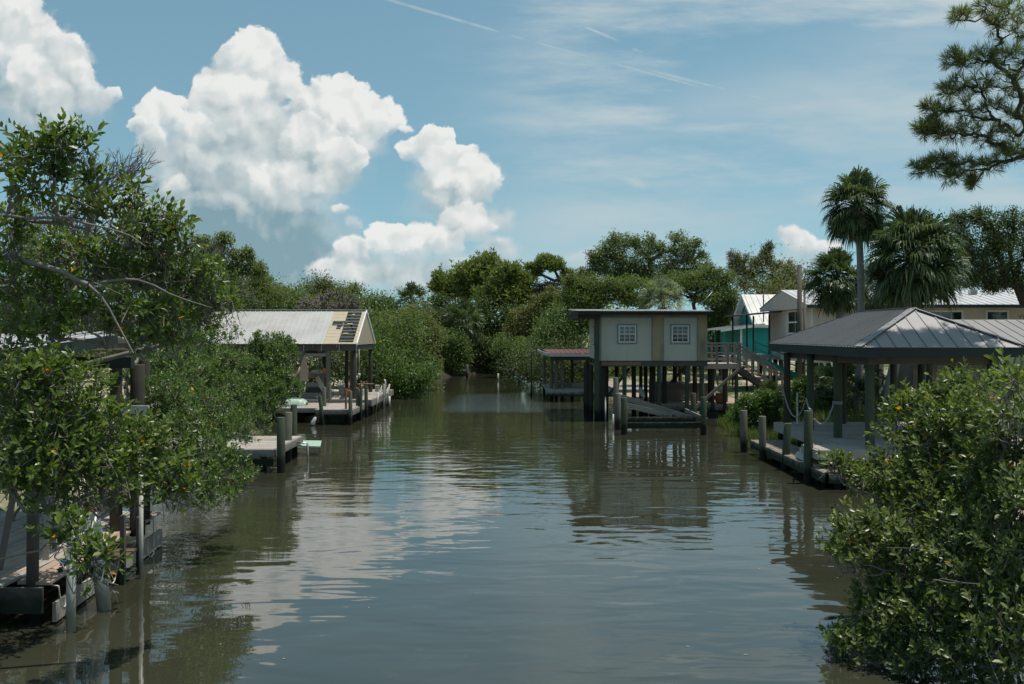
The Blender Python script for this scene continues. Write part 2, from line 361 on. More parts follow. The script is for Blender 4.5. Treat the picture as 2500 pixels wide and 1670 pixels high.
M = {}
M['deck_grey'] = wood('weathered_deck', (.26,.235,.205), (.44,.41,.37), (.8,.8,10), warm=(.42,.30,.21))
M['deck_brown'] = wood('brown_deck', (.26,.20,.15), (.46,.38,.30), (6,.6,6), warm=(.40,.24,.14))
M['beam_grey'] = wood('weathered_beam', (.14,.125,.11), (.28,.255,.225), (.6,.6,9))
M['beam_pale'] = wood('pale_beam', (.28,.25,.21), (.42,.385,.33), (.6,.6,9))
M['beam_side'] = wood('pale_side_beam', (.20,.175,.15), (.36,.33,.28), (.6,.6,9), wet=False)
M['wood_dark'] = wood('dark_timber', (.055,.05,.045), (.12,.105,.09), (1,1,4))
M['wood_red'] = wood('reddish_timber', (.14,.08,.055), (.26,.17,.12), (.6,.6,9))
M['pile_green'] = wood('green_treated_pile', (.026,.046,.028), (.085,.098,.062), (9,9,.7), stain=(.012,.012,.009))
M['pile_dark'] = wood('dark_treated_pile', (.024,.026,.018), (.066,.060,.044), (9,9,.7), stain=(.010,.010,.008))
M['pile_grey'] = wood('grey_pile', (.075,.075,.055), (.19,.175,.135), (9,9,.7), stain=(.014,.014,.01))
M['pile_rust'] = wood('rusty_post', (.12,.07,.045), (.22,.13,.08), (9,9,.7), stain=(.02,.012,.008))
M['sage'] = paint('sage_siding', (.52,.50,.41), .75, .45, (.33,.36,.31), 1.6)
M['mustard'] = paint('mustard_board', (.37,.30,.17), .75, .85, (.13,.15,.13), 1.9)
M['trim_grey'] = paint('grey_trim', (.24,.27,.25), .7, .5)
M['white'] = paint('white_paint', (.78,.78,.75), .5, .15)
M['white_old'] = paint('old_white_board', (.50,.51,.49), .6, .5)
M['teal'] = paint('teal_siding', (.012,.28,.26), .6, .15)
M['teal_trim'] = paint('teal_trim', (.02,.22,.21), .6, .25)
M['cream'] = paint('cream_siding', (.60,.51,.44), .75, .2)
M['fascia'] = paint('dark_green_fascia', (.020,.032,.030), .7, .3)
M['brown'] = paint('brown_awning', (.10,.085,.075), .6, .3)
M['iron'] = plain('black_iron', (.02,.02,.022), .5)
M['roof_white'] = metal('white_metal_roof', (.42,.415,.395), .5, .35, rust=.12)
M['roof_bright'] = metal('bright_metal_roof', (.50,.50,.50), .45, .3, metallic=.15)
M['roof_grey'] = metal('grey_metal_roof', (.25,.24,.235), .5, .3, metallic=.25)
M['roof_blue'] = metal('blue_metal_awning', (.22,.33,.38), .45, .3)
M['roof_red'] = metal('red_metal_roof', (.105,.032,.024), .6, .5, rust=.6, metallic=0)
M['roof_dark'] = wood('dark_roof_edge', (.016,.012,.009), (.045,.035,.026), (.6,.6,9), wet=False)
M['tan_panel'] = paint('tan_fibreglass', (.40,.345,.25), .6, .35, (.36,.28,.15), 2.5)
M['glass'] = (lambda g: g.end(g.bsdf(g.mix(g.mr(g.noise(g.pos, 1.5, 3), .35, .7), (.012,.02,.022), (.05,.07,.075)), .06, 0, .9)))(G('dark_window_glass'))
M['blind'] = paint('window_blind', (.30,.33,.33), .7, .3)
M['pvc'] = (lambda g: g.end(g.bsdf(g.mix(g.mr(g.m('MULTIPLY_ADD', g.noise(g.pos, 5, 3), -.4, g.sep()[2]), -.05, .45, .85, 0), g.mix(g.mr(g.noise(g.pos, 7, 4), .5, .75, 0, .4), (.54,.52,.46), (.36,.35,.30)), (.13,.13,.10)), .4)))(G('white_plastic_pipe'))
M['rope'] = plain('pale_rope', (.55,.52,.46), .9)
M['rope_dark'] = plain('dark_rope', (.09,.085,.08), .9)
M['rope_grey'] = plain('grey_rope', (.32,.32,.33), .85)
M['cloth'] = plain('tan_cloth', (.36,.28,.20), .9)
M['skiff'] = plain('pale_green_hull', (.34,.46,.35), .4)
M['kayak'] = plain('teal_kayak', (.02,.14,.17), .35)
M['steel'] = plain('galvanised_steel', (.5,.5,.5), .35, .8)
M['terracotta'] = plain('terracotta', (.30,.12,.06), .8)
M['orange'] = plain('orange_plastic', (.7,.22,.03), .5)
M['blue'] = plain('blue_plastic', (.03,.10,.35), .5)
M['grey_box'] = wood('grey_brown_box', (.15,.135,.12), (.23,.21,.19), (.5,.5,8))
M['bark'] = (lambda g: g.end(g.bsdf(g.mix(g.noise(g.scale(g.pos, (6,6,1.5)), 3, 5, .7), (.055,.045,.038), (.26,.23,.205)), .9, spec=.2, normal=g.bump(g.noise(g.scale(g.pos, (9,9,2)), 4, 4), .7, .02))))(G('grey_brown_bark'))
M['bark_pale'] = (lambda g: g.end(g.bsdf(g.mix(g.noise(g.pos, 9, 5, .7), (.085,.075,.065), (.30,.28,.25)), .85, spec=.2)))(G('pale_mangrove_bark'))
M['bark_dark'] = (lambda g: g.end(g.bsdf(g.mix(g.noise(g.pos, 6, 5, .7), (.03,.025,.022), (.10,.085,.075)), .9, spec=.2)))(G('dark_pine_bark'))
M['palm_trunk'] = (lambda g: g.end(g.bsdf(g.mix(g.noise(g.scale(g.pos, (3,3,22)), 1.2, 5, .7), (.14,.125,.11), (.36,.33,.30)), .9, spec=.2, normal=g.bump(g.noise(g.scale(g.pos, (2,2,30)), 1, 3), .6, .03))))(G('ringed_palm_trunk'))
YEL = (.80,.32,.02)
M['leaf_near'] = leafmat('mangrove_leaf', (.045,.085,.018), (.115,.175,.034), (.22,.27,.075), .40, .36, YEL, .006)
M['leaf_near_r'] = leafmat('mangrove_leaf_olive', (.050,.082,.020), (.125,.170,.044), (.26,.30,.12), .42, .36, YEL, .004)
M['leaf_mid'] = leafmat('mangrove_leaf_small', (.040,.085,.018), (.095,.165,.036), (.17,.25,.065), .38, .42, YEL, .0012)
M['leaf_far'] = leafmat('bank_foliage', (.062,.108,.032), (.130,.190,.060), (.22,.27,.10), .42, .55)
M['leaf_olive'] = leafmat('olive_foliage', (.080,.100,.030), (.155,.165,.060), (.25,.25,.11), .4, .6)
M['leaf_oak'] = leafmat('oak_foliage', (.085,.125,.042), (.155,.20,.075), (.245,.28,.125), .45, .5)
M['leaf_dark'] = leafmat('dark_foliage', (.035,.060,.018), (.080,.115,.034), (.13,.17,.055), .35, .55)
M['leaf_cedar'] = leafmat('cedar_foliage', (.070,.110,.028), (.140,.185,.050), (.21,.245,.080), .42, .6)
M['needle'] = leafmat('pine_needles', (.065,.090,.032), (.14,.17,.06), (.24,.26,.12), .40, .5)
M['needle_far'] = leafmat('far_pine_needles', (.085,.120,.028), (.17,.215,.055), (.25,.28,.090), .42, .5)
M['frond'] = leafmat('palm_frond', (.030,.050,.018), (.070,.105,.034), (.17,.20,.10), .30, .42, spec=.45)
M['frond_pale'] = leafmat('pale_palm_frond', (.12,.16,.08), (.24,.28,.17), (.38,.42,.30), .25, .4)
M['frond_dead'] = leafmat('dead_palm_frond', (.10,.07,.035), (.20,.14,.07), (.30,.22,.12), .2, .7)
M['twig_grey'] = plain('grey_twigs', (.16,.14,.13), .9)
M['grass'] = leafmat('marsh_grass', (.06,.09,.02), (.13,.17,.04), (.25,.27,.09), .3, .6)
# ------------------------------------------------------------------ the setting: ground and water
SH_Y = np.array([-80, 0, 9, 14, 22, 34, 44, 60, 68, 78, 86, 93, 96.5, 98.5, 2000.])
SH_L = np.array([-9, -8.6, -8.6, -8.6, -8.8, -10.4, -10.8, -9.2, -8.2, -6.6, -6.0, -5.0, -3.5, .6, .6])
SH_R = np.array([9, 7.8, 7.6, 7.8, 9.6, 9.6, 9.8, 10.2, 5.6, 3.8, 3.2, 3.0, 2.5, .6, .6])
def shore(y): return np.interp(y, SH_Y, SH_L), np.interp(y, SH_Y, SH_R)
def ground_z(x, y):
    l, r = shore(y); out = np.maximum(l-x, x-r); w = (np.sin(x*1.7+y*.6)+np.sin(y*1.3-x*.4)+np.sin(x*.37+y*.23)*1.4)*.05
    return np.where(out < 0, -.25+np.maximum(out, -3)*.4, np.minimum(.78, -.25+out*.75))+w
def build_ground():
    g1 = np.concatenate([-np.geomspace(2600, 62, 14), np.arange(-60, 60.1, 1.0), np.geomspace(62, 2600, 14)])
    g2 = np.concatenate([-np.geomspace(600, 62, 6), np.arange(-60, 130.1, 1.0), np.geomspace(132, 4000, 16)])
    X, Y = np.meshgrid(g1, g2); Z = ground_z(X, Y); nx, ny = len(g1), len(g2)
    i = np.arange(nx-1)[None, :]+np.arange(ny-1)[:, None]*nx
    f = np.stack([i, i+1, i+1+nx, i+nx], -1).reshape(-1, 4)
    g = G('sandy_ground'); a = g.noise(g.pos, .22, 5, .6); b = g.noise(g.pos, 5, 5, .7); z = g.sep()[2]
    col = g.mix(g.mr(a, .42, .56), (.40,.35,.27), (.075,.10,.03)); col = g.mix(g.mr(b, .4, .7, 0, .5), col, (.12,.10,.06))
    col = g.mix(g.mr(z, .25, .5, 1, 0), col, (.03,.026,.018))
    np_mesh('ground', np.stack([X, Y, Z], -1).reshape(-1, 3), [f], g.end(g.bsdf(col, .95, spec=.2, normal=g.bump(b, .6, .05))), smooth=True, kind='structure')
build_ground()
def build_water():
    g = G('canal_water')
    xyz = g.sep(); P = g.pos
    # long gentle swell, wind ripples and a few breezy patches, all tied to places on the canal
    n1 = g.noise(g.scale(P, (.55, 1.15, 1)), 1.0, 2, .5, .3)
    n2 = g.noise(g.scale(P, (1.3, 3.2, 1), (0,0,.12)), 1.0, 3, .5, .2)
    n3 = g.noise(g.scale(P, (5, 12, 1), (0,0,-.1)), 1.0, 3, .6)
    big = g.noise(g.scale(P, (.16, .11, 1)), 1.0, 2)
    y = xyz[1]
    band = g.mr(y, 17, 27); calm = g.mr(y, 13, 24, .12, 1)
    patch = g.m('MULTIPLY', g.mr(g.m('ABSOLUTE', g.m('SUBTRACT', y, 58.0)), 10, 5), g.mr(g.m('ABSOLUTE', g.m('ADD', xyz[0], .2)), 4.2, 2.2))
    h = g.m('MULTIPLY', n1, .020)
    h = g.m('MULTIPLY_ADD', n2, g.m('MULTIPLY', g.m('MULTIPLY', g.mr(big, .35, .6, .3, 1), calm), .0085), h)
    h = g.m('MULTIPLY_ADD', n3, g.m('MULTIPLY_ADD', patch, .026, g.m('MULTIPLY', g.mr(big, .48, .66), .0010)), h)
    nb = g.N.new('ShaderNodeBump'); nb.inputs['Strength'].default_value = 1; nb.inputs['Distance'].default_value = 1.0; g.L.new(h, nb.inputs['Height'])
    murk = g.mix(g.mr(g.noise(P, .3, 3), .35, .65), (.029,.031,.019), (.037,.038,.024))
    sh = g.bsdf(murk, .012, 0., .5, nb.outputs[0], IOR=1.75)
    mb = MB(); n = 40
    mb.add([(-60,-80,0),(75,-80,0),(75,101,0),(-60,101,0)], [(0,1,2,3)])
    o = mb.build('water', g.end(sh), kind='structure')
build_water()

# ------------------------------------------------------------------ zoom helpers: measured points of the photograph -> photograph pixels
z1 = lambda x, y: (1250+.2998*x, 680+.2998*y)
z2 = lambda x, y: (1700+.4145*x, 600+.4145*y)
z3 = lambda x, y: (450+.3316*x, 680+.3316*y)
z4 = lambda x, y: (.3635*x, 1100+.3635*y)
z5 = lambda x, y: (.3827*x, 250+.3827*y)
z6 = lambda x, y: (.3189*x, 750+.3189*y)
z7 = lambda x, y: (1850+.523*x, 850+.523*y)
zb = lambda x, y: (1900+.4785*x, .4785*y)
zc = lambda x, y: (1000+.2934*x, 540+.2934*y)
zo = lambda x, y: (1400+.2981*x, 500+.2981*y)
zd = lambda x, y: (600+.17036*x, 850+.17036*y)
def at(q, d): return px(q[0], q[1], d)

def window(parent, x0, x1, z0, z1_, y, nrm=-1, axis='x', casing='white', cols=3, rows=2, casing_w=.05, outer=None, blind=False, double=True):
    """double-hung window standing proud of a wall; axis 'x' = wall runs along x, its face at y, facing nrm"""
    def bx(mb, a0, a1, b0, b1, d0, d1):
        lo, hi = sorted((y+nrm*d0, y+nrm*d1))
        if axis == 'x': mb.box(a0, a1, lo, hi, b0, b1)
        else: mb.box(lo, hi, a0, a1, b0, b1)
        return mb
    fr = MB(); w = casing_w
    bx(fr, x0, x0+w, z0, z1_, .004, .05); bx(fr, x1-w, x1, z0, z1_, .004, .05); bx(fr, x0+w, x1-w, z0, z0+w, .004, .05); bx(fr, x0+w, x1-w, z1_-w, z1_, .004, .05)
    if double: zm = (z0+z1_)/2; bx(fr, x0+w, x1-w, zm-w*.4, zm+w*.4, .004, .045)
    win = fr.build('window', M[casing], parent)
    bx(MB(), x0+w, x1-w, z0+w, z1_-w, .004, .016).build('pane', M['glass'], win)
    mu = MB()
    for i in range(1, cols): a = x0+w+(x1-x0-2*w)*i/cols; bx(mu, a-.009, a+.009, z0+w, z1_-w, .018, .032)
    if rows > 1:
        halves = ((z0+w, zm-w*.4), (zm+w*.4, z1_-w)) if double else ((z0+w, z1_-w),)
        for lo, hi in halves:
            for j in range(1, rows): b = lo+(hi-lo)*j/rows; bx(mu, x0+w, x1-w, b-.008, b+.008, .019, .033)
    if mu.v: mu.build('muntins', M[casing], win)
    if blind:
        bl = MB()
        for i in range(9): a = x0+w+.02+(x1-x0-2*w-.04)*i/9; bx(bl, a, a+(x1-x0)*.055, zm+w*.4+.02, z1_-w-.01, .0165, .0178)
        bl.build('curtain', M['blind'], win)
    if outer:
        ob = MB(); e = outer
        bx(ob, x0-e, x1+e, z0-e, z0-.002, .003, .022); bx(ob, x0-e, x1+e, z1_+.002, z1_+e, .003, .022); bx(ob, x0-e, x0-.002, z0-.002, z1_+.002, .003, .022); bx(ob, x1+.002, x1+e, z0-.002, z1_+.002, .003, .022)
        ob.build('window_surround', M['trim_grey'], win)
    return win

def piling(x, y, top, r=.11, mat='pile_green', lean=(0, 0), name='piling', parent=None, label=None, group=None, bot=-1.2, cap=False):
    mb = MB(); a = Vector((x, y, bot)); h = top-bot
    if parent is None and lean == (0, 0) and r > .04: lean = (random.uniform(-.014, .014), random.uniform(-.012, .012))
    b = Vector((x+lean[0]*h, y+lean[1]*h, top)); q = [a.lerp(b, t) for t in (0, .35, .7, 1)]
    for i in (1, 2): q[i] += Vector((random.uniform(-.012, .012), random.uniform(-.012, .012), 0))
    mb.tube(q[:-1]+[q[-1]-Vector((0,0,.012)), q[-1]], [r*1.03, r, r*.985, r*.965, r*.92], 14)
    return mb.build(name, M[mat], parent, **(dict(label=label, cat='piling', group=group) if parent is None else {}))

def rope(name, pts, r=.012, mat='rope', label=None, sag=0, parent=None, n=14, group=None):
    """rope through points; each span hangs by sag"""
    out = []
    pts = [Vector(p) for p in pts]
    sg = sag if hasattr(sag, '__len__') else [sag]*(len(pts)-1)
    for i in range(len(pts)-1):
        for j in range(n+(i == len(pts)-2)):
            t = j/n; p = pts[i].lerp(pts[i+1], t); p.z -= sg[i]*4*t*(1-t); out.append(p)
    mb = MB(); mb.tube(out, r, 6)
    return mb.build(name, M[mat], parent, **(dict(label=label, cat='rope', group=group) if parent is None else {}))

# ------------------------------------------------------------------ grey-green stilt house
def stilt_house():
    X0, X1, Y0, Y1, ZB, ZT = 4.02, 8.90, 45.4, 51.6, 2.72, 4.86
    T = thing('stilt_house', ((X0+X1)/2, Y0+2, -.3), 'pale green stilt house with mustard corner boards standing over the canal on dark posts', 'house')
    wl = MB().box(X0, X1, Y0, Y1, ZB, ZT).build('wall', M['sage'], T, label='sage green plywood wall')
    xa, xb, xc = (z1(1145,0)[0]-CX)/F*Y0, (z1(1228,0)[0]-CX)/F*Y0, (z1(1515,0)[0]-CX)/F*Y0
    for a, b in ((xa, xb), (xc, X1-.01)):
        MB().box(a, b, Y0-.045, Y0-.003, ZB+.01, ZT-.06).build('corner_board', M['mustard'], T, label='stained mustard yellow board')
    sm = MB()
    for x in (X0+.01, xa-.045, xb+.005, xc-.045): sm.box(x, x+.04, Y0-.035, Y0-.003, ZB+.02, ZT-.1)
    sm.box(X0+.06, xa-.05, Y0-.04, Y0-.003, ZT-.18, ZT-.06); sm.box(xb+.05, xc-.05, Y0-.04, Y0-.003, ZT-.18, ZT-.06)
    sm.build('batten', M['trim_grey'], T)
    for wx0, wx1 in ((868, 1008), (1300, 1438)):
        a, b = (z1(wx0,0)[0]-CX)/F*Y0, (z1(wx1,0)[0]-CX)/F*Y0
        window(T, a, b, 3.55, 4.32, Y0, -1, 'x', outer=.075, blind=True, casing_w=.045, rows=2)
    for a in (46.6, 48.6): window(T, a, a+.85, 3.45, 4.25, X0, -1, 'y', outer=.07, casing_w=.045)
    r = MB(); f0, f1 = 44.75, 52.4
    xl = 2.94; xr = (z1(1645,0)[0]-CX)/F*f0
    r.poly([(xl, f0, 4.99), (xr, f0, 4.97), (xr, f1, 5.19), (xl, f1, 5.21)], .014)
    for i in range(60):
        x = xl+.05+(xr-xl-.1)*i/59; r.beam((x, f0+.01, 4.988+.02*(xr-x)/(xr-xl)), (x, f1-.01, 5.205+.02*(xr-x)/(xr-xl)), .03, .014)
    rf = r.build('roof', M['roof_bright'], T)
    e = MB(); e.box(xl+.02, xr-.02, f0+.02, f0+.07, 4.80, 4.965); e.box(xl+.02, xl+.07, f0+.075, f1-.1, 4.64, 4.965); e.box(xl+.075, X0-.05, f0+.12, f0+.2, 4.62, 4.94); e.box(xr-.07, xr-.02, f0+.075, f1-.1, 4.76, 4.965); e.box(xl+.08, xr-.08, f0+.075, f1-.1, 4.93, 4.962)
    for y in np.arange(f0+.6, f1, .8): e.beam((xl+.08, y, 4.87), (X0-.01, y, 4.87), .05, .12)
    e.build('eave_board', M['roof_dark'], T)
    jo = MB(); jo.box(X0-.02, X1+.02, Y0+.02, Y0+.10, ZB-.26, ZB-.003); jo.box(X0-.02, X1+.02, Y1-.1, Y1-.02, ZB-.26, ZB-.003)
    for y in (47.4, 49.5): jo.box(X0-.02, X1+.02, y, y+.09, ZB-.26, ZB-.003)
    for x in np.arange(X0+.1, X1, .6): jo.box(x, x+.05, Y0+.11, Y1-.11, ZB-.2, ZB-.004)
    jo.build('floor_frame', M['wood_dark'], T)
    rb = MB(); rb.box(X0+.05, 5.9, Y0-.03, Y0+.015, ZB-.22, ZB-.05); rb.build('rim_board', M['wood_red'], T, label='reddish brown rim board under the floor')
    cols = [(z1(685,0)[0]-CX)/F*Y0, 4.55, 5.15, 5.75, (z1(1200,0)[0]-CX)/F*Y0, 7.35, 8.0, (z1(1553,0)[0]-CX)/F*Y0]
    for j, y in enumerate((45.55, 47.45, 49.45, 51.4)):
        for i, x in enumerate(cols):
            if (i+j) % 2 and i not in (0, 4, 7): continue
            if i == 0 and j == 0: continue
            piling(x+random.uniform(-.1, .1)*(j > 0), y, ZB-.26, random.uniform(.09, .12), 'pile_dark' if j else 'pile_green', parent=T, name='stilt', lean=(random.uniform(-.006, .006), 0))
    piling(cols[0]+.03, Y0-.18, ZT-.08, .125, 'pile_green', parent=T, name='stilt'); piling(cols[0]+.32, Y0-.12+.5, ZB-.26, .12, 'pile_dark', parent=T, name='stilt')
    for a, b, y in ((4.2, 5.6, 47.5), (7.0, 8.6, 49.5)): MB().beam((a, y, .5), (b, y, 2.3), .05, .14).build('brace', M['wood_dark'], T)
    # whip aerial on the roof
    MB().tube([(8.55, 46.5, 5.05), (9.35, 46.5, 5.9)], .012, 5).build('aerial', M['steel'], T)
    return T
SH = stilt_house()

def walkway():
    """deck beside the house with a stair down to the yard"""
    T = thing('elevated_walkway', (10.2, 47.5, .7), 'weathered grey wooden walkway and stair with railings at the right side of the stilt house', 'walkway')
    z = 2.55; x0, x1, y0, y1 = 8.95, 10.6, 46.4, 48.6
    d = MB(); deck(d, x0, x1, y0, y1, z, 'y'); d.build('deck_boards', M['deck_grey'], T)
    fr = MB(); fr.box(x0, x1+.03, y0-.03, y0+.02, z-.24, z-.04); fr.box(x0, x1, y1-.05, y1, z-.24, z-.045)
    for x in np.arange(x0+.2, x1, .6): fr.box(x, x+.05, y0+.025, y1-.055, z-.2, z-.042)
    fr.build('deck_frame', M['deck_brown'], T)
    def rail(pts, name='railing', posts=3, top=.92, mat='beam_grey', nb=4):
        a, b = Vector(pts[0]), Vector(pts[1]); q = MB()
        for i in range(posts):
            p = a.lerp(b, i/(posts-1)); q.box(p.x-.045, p.x+.045, p.y-.045, p.y+.045, p.z-.2, p.z+top)
        q.beam(a+Vector((0,0,top+.02)), b+Vector((0,0,top+.02)), .14, .04)
        off = Vector((0, -.06, 0)) if abs(b.x-a.x) > abs(b.y-a.y) else Vector((-.06, 0, 0))
        for j in range(nb): h = top*(.18+.72*j/max(1, nb-1)*.95); q.beam(a+off+Vector((0,0,h)), b+off+Vector((0,0,h)), .03, .07 if nb < 4 else .03)
        q.build(name, M[mat], T)
    rail([(x0+.1, y0+.05, z), (x1-.02, y0+.05, z)], posts=4, nb=6)
    rail([(x0+.1, y1-.08, z), (x1+.5, y1-.08, z)], posts=4, nb=3)
    # stair
    sx0, sx1 = x1+.02, 12.9; zt, zb_ = z, .95
    st = MB(); n = 9
    for i in range(n):
        t = (i+.5)/n; x = sx0+(sx1-sx0)*t; zz = zt+(zb_-zt)*t; st.box(x-.16, x+.16, y0+.08, y0+1.02, zz-.04, zz)
    st.build('tread', M['deck_brown'], T)
    for yy in (y0+.04, y0+1.06):
        MB().beam((sx0-.05, yy, zt-.22), (sx1, yy, zb_-.22), .045, .26).build('stringer', M['wood_dark'], T)
    for yy in (y0-.02, y0+1.12): rail([(sx0, yy, zt), (sx1, yy, zb_)], posts=5, top=.95, nb=2, name='stair_railing')
    for x, y, tp in ((9.4, 46.6, z-.25), (9.95, 46.6, z-.25), (10.5, 46.6, z-.25), (9.6, 48.4, z-.25), (10.4, 48.4, z-.25), (11.8, 46.9, 1.45), (11.8, 47.6, 1.45)):
        piling(x, y, tp, .085, 'pile_dark' if x < 10.45 or x > 11 else 'pile_green', parent=T, name='post', bot=-.6)
    MB().beam(at(z1(1495, 1052), 44.9), at(z1(1850, 738), 46.3), .05, .13).build('brace', M['wood_dark'], T)
walkway()

def under_house():
    T = thing('low_platform', (8.5, 50, -.2), 'low brown plank platform at water level beneath the stilt house', 'platform')
    z = .62; d = MB(); deck(d, 5.9, 11.4, 46.7, 56, z, 'x'); d.build('deck_boards', M['deck_brown'], T)
    fr = MB(); fr.box(5.9, 11.4, 46.62, 46.68, z-.3, z-.01); fr.box(5.84, 5.89, 46.7, 56, z-.3, z-.01); fr.box(8.9, 11.4, 46.5, 46.6, z-.62, z-.34); fr.build('rim_beam', M['beam_grey'], T)
    for x in (6.2, 8.1, 9.8, 11.2): piling(x, 46.85, z-.05, .09, 'pile_dark', parent=T, name='post')
    # long storage bin on the platform
    B = thing('storage_bin', (8.2, 49, z), 'long grey brown wooden bin standing beneath the stilt house', 'bin')
    x0 = (z1(1140,0)[0]-CX)/F*49; x1 = (z1(1622,0)[0]-CX)/F*49
    b = MB()
    for i in range(6): b.box(x0, x1, 49, 49.04, z+.02+i*.145, z+.155+i*.145)
    b.box(x0, x1, 49.045, 50.1, z+.02, z+.88); b.build('side_board', M['grey_box'], B)
    MB().poly([(x0-.03, 48.95, z+.90), (x1+.03, 48.95, z+.90), (x1+.03, 50.15, z+.93), (x0-.03, 50.15, z+.93)], .03).build('lid', M['beam_grey'], B)
    # clay pot
    q = MB(); c = at(z1(1690, 985), 47.3); prof = [(.0,.13),(.06,.17),(.2,.235),(.36,.24),(.44,.18),(.47,.21),(.5,.21),(.5,.15)]
    q.tube([(c.x, c.y, z+h) for h, r in prof], [r for h, r in prof], 16); q.build('clay_pot', M['terracotta'], label='round terracotta pot on the brown platform right of the stilt house', cat='pot')
    # ladders leaning far behind, orange
    for i, xx in enumerate((1680, 1765)):
        L_ = thing('wooden_ladder', at(z1(xx, 880), 60), ['orange brown ladder leaning beneath the walkway, the left one', 'orange brown ladder leaning beneath the walkway, the right one'][i], 'ladder', 'ladders beneath the walkway')
        p = at(z1(xx, 880), 60); p.z = .78; lean = .5 if i == 0 else -.5
        for s in (0, .38): MB().beam((p.x+s, p.y, .75), (p.x+s+lean*-.6, p.y+.6, 2.6), .05, .09).build('rail', M['pile_rust'], L_)
        for j in range(6): t = (j+.6)/6.4; MB().box(p.x-.0+lean*-.6*t+.02, p.x+.36+lean*-.6*t, p.y+.6*t-.02, p.y+.6*t+.02, .75+1.85*t-.02, .75+1.85*t+.02).build('rung', M['pile_rust'], L_)
    # white canoe-like float and a white hoop
    k = MB(); a, b = at(z1(1040, 880), 47.5), at(z1(1075, 975), 47.0); k.tube([a, a.lerp(b, .15), a.lerp(b, .5), a.lerp(b, .85), b], [.02, .09, .13, .09, .02], 10)
    k.build('kayak', M['white_old'], label='white kayak stood on end among the posts of the stilt house', cat='kayak')
    h = MB(); c = at(z1(1395, 905), 46.4); h.tube([c+Vector((math.sin(t)*.16, 0, math.cos(t)*.30)) for t in np.linspace(-.4, 3.3, 14)], .022, 6)
    h.build('hoop_handle', M['white_old'], label='white bent pipe hoop by the bin beneath the stilt house', cat='pipe')
under_house()

def boat_slip():
    T = thing('boat_lift_frame', (6, 40, -.5), 'sagging grey timber boat lift frame in the water in front of the stilt house', 'boat lift')
    def P(x, y, d): return at(z1(x, y), d)
    piles = [(915, 970, 1270, 'pile_green', .13), (1560, 965, 1275, 'pile_green', .12), (862, 935, 1232, 'pile_grey', .12), (1478, 933, 1205, 'pile_green', .12)]
    for x, yt, yb, mt, r in piles:
        d = F*CAMZ/(z1(0, yb)[1]-HZ); b = P(x, yb, d); piling(b.x, d, P(x, yt, d).z, r, mt, parent=T, name='piling')
    A, B = P(935, 1190, 40.3), P(1545, 1190, 40.0); MB().beam((A.x, 40.2, A.z-.03), (B.x, 40.1, B.z-.03), .09, .24).build('cross_beam', M['beam_grey'], T)
    A, B = P(858, 1150, 42.3), P(1497, 1150, 42.0); MB().beam((A.x, 42.2, A.z), (B.x, 42.0, B.z), .09, .23).build('cross_beam', M['beam_grey'], T)
    MB().beam(P(885, 962, 41.8), P(1465, 1138, 41.7), .06, .20).build('fallen_beam', M['beam_grey'], T, label='fallen grey beam slanting down to the right')
    MB().beam(P(882, 1020, 42.6), P(1300, 1120, 42.5), .06, .22).build('fallen_beam', M['beam_pale'], T, label='pale fallen beam behind the slanting one')
    MB().beam(P(1412, 1075, 43), P(1590, 1155, 40.5), .06, .18).build('side_beam', M['beam_grey'], T)
    # free-standing piles and pipes around it
    for x, yt, yb, mt, r, lb in ((840, 805, 1195, 'pile_grey', .115, 'tall weathered grey piling left of the boat lift frame'), (1325, 905, 1085, 'pile_grey', .10, 'short grey piling behind the boat lift frame, near its middle'), (1393, 930, 1100, 'pile_green', .10, 'dark green piling behind the boat lift frame, right of the short grey one')):
        d = F*CAMZ/(z1(0, yb)[1]-HZ); b = P(x, yb, d); piling(b.x, d, P(x, yt, d).z, r, mt, label=lb, name='mooring_piling', group='mooring pilings in front of the stilt house')
    for x, yt, yb, lb in ((762, 965, 1165, 'white plastic pipe upright left of the tall grey piling'), (846, 1075, 1215, 'white plastic pipe, the right one of the close pair'), (825, 1105, 1210, 'white plastic pipe, the left one of the close pair')):
        d = F*CAMZ/(z1(0, yb)[1]-HZ); b = P(x, yb, d); t = P(x, yt, d); MB().tube([(b.x, d, -.6), (t.x, d, t.z)], .035, 10).build('plastic_pipe', M['pvc'], label=lb, cat='pipe', group='white pipes by the boat lift frame')
boat_slip()

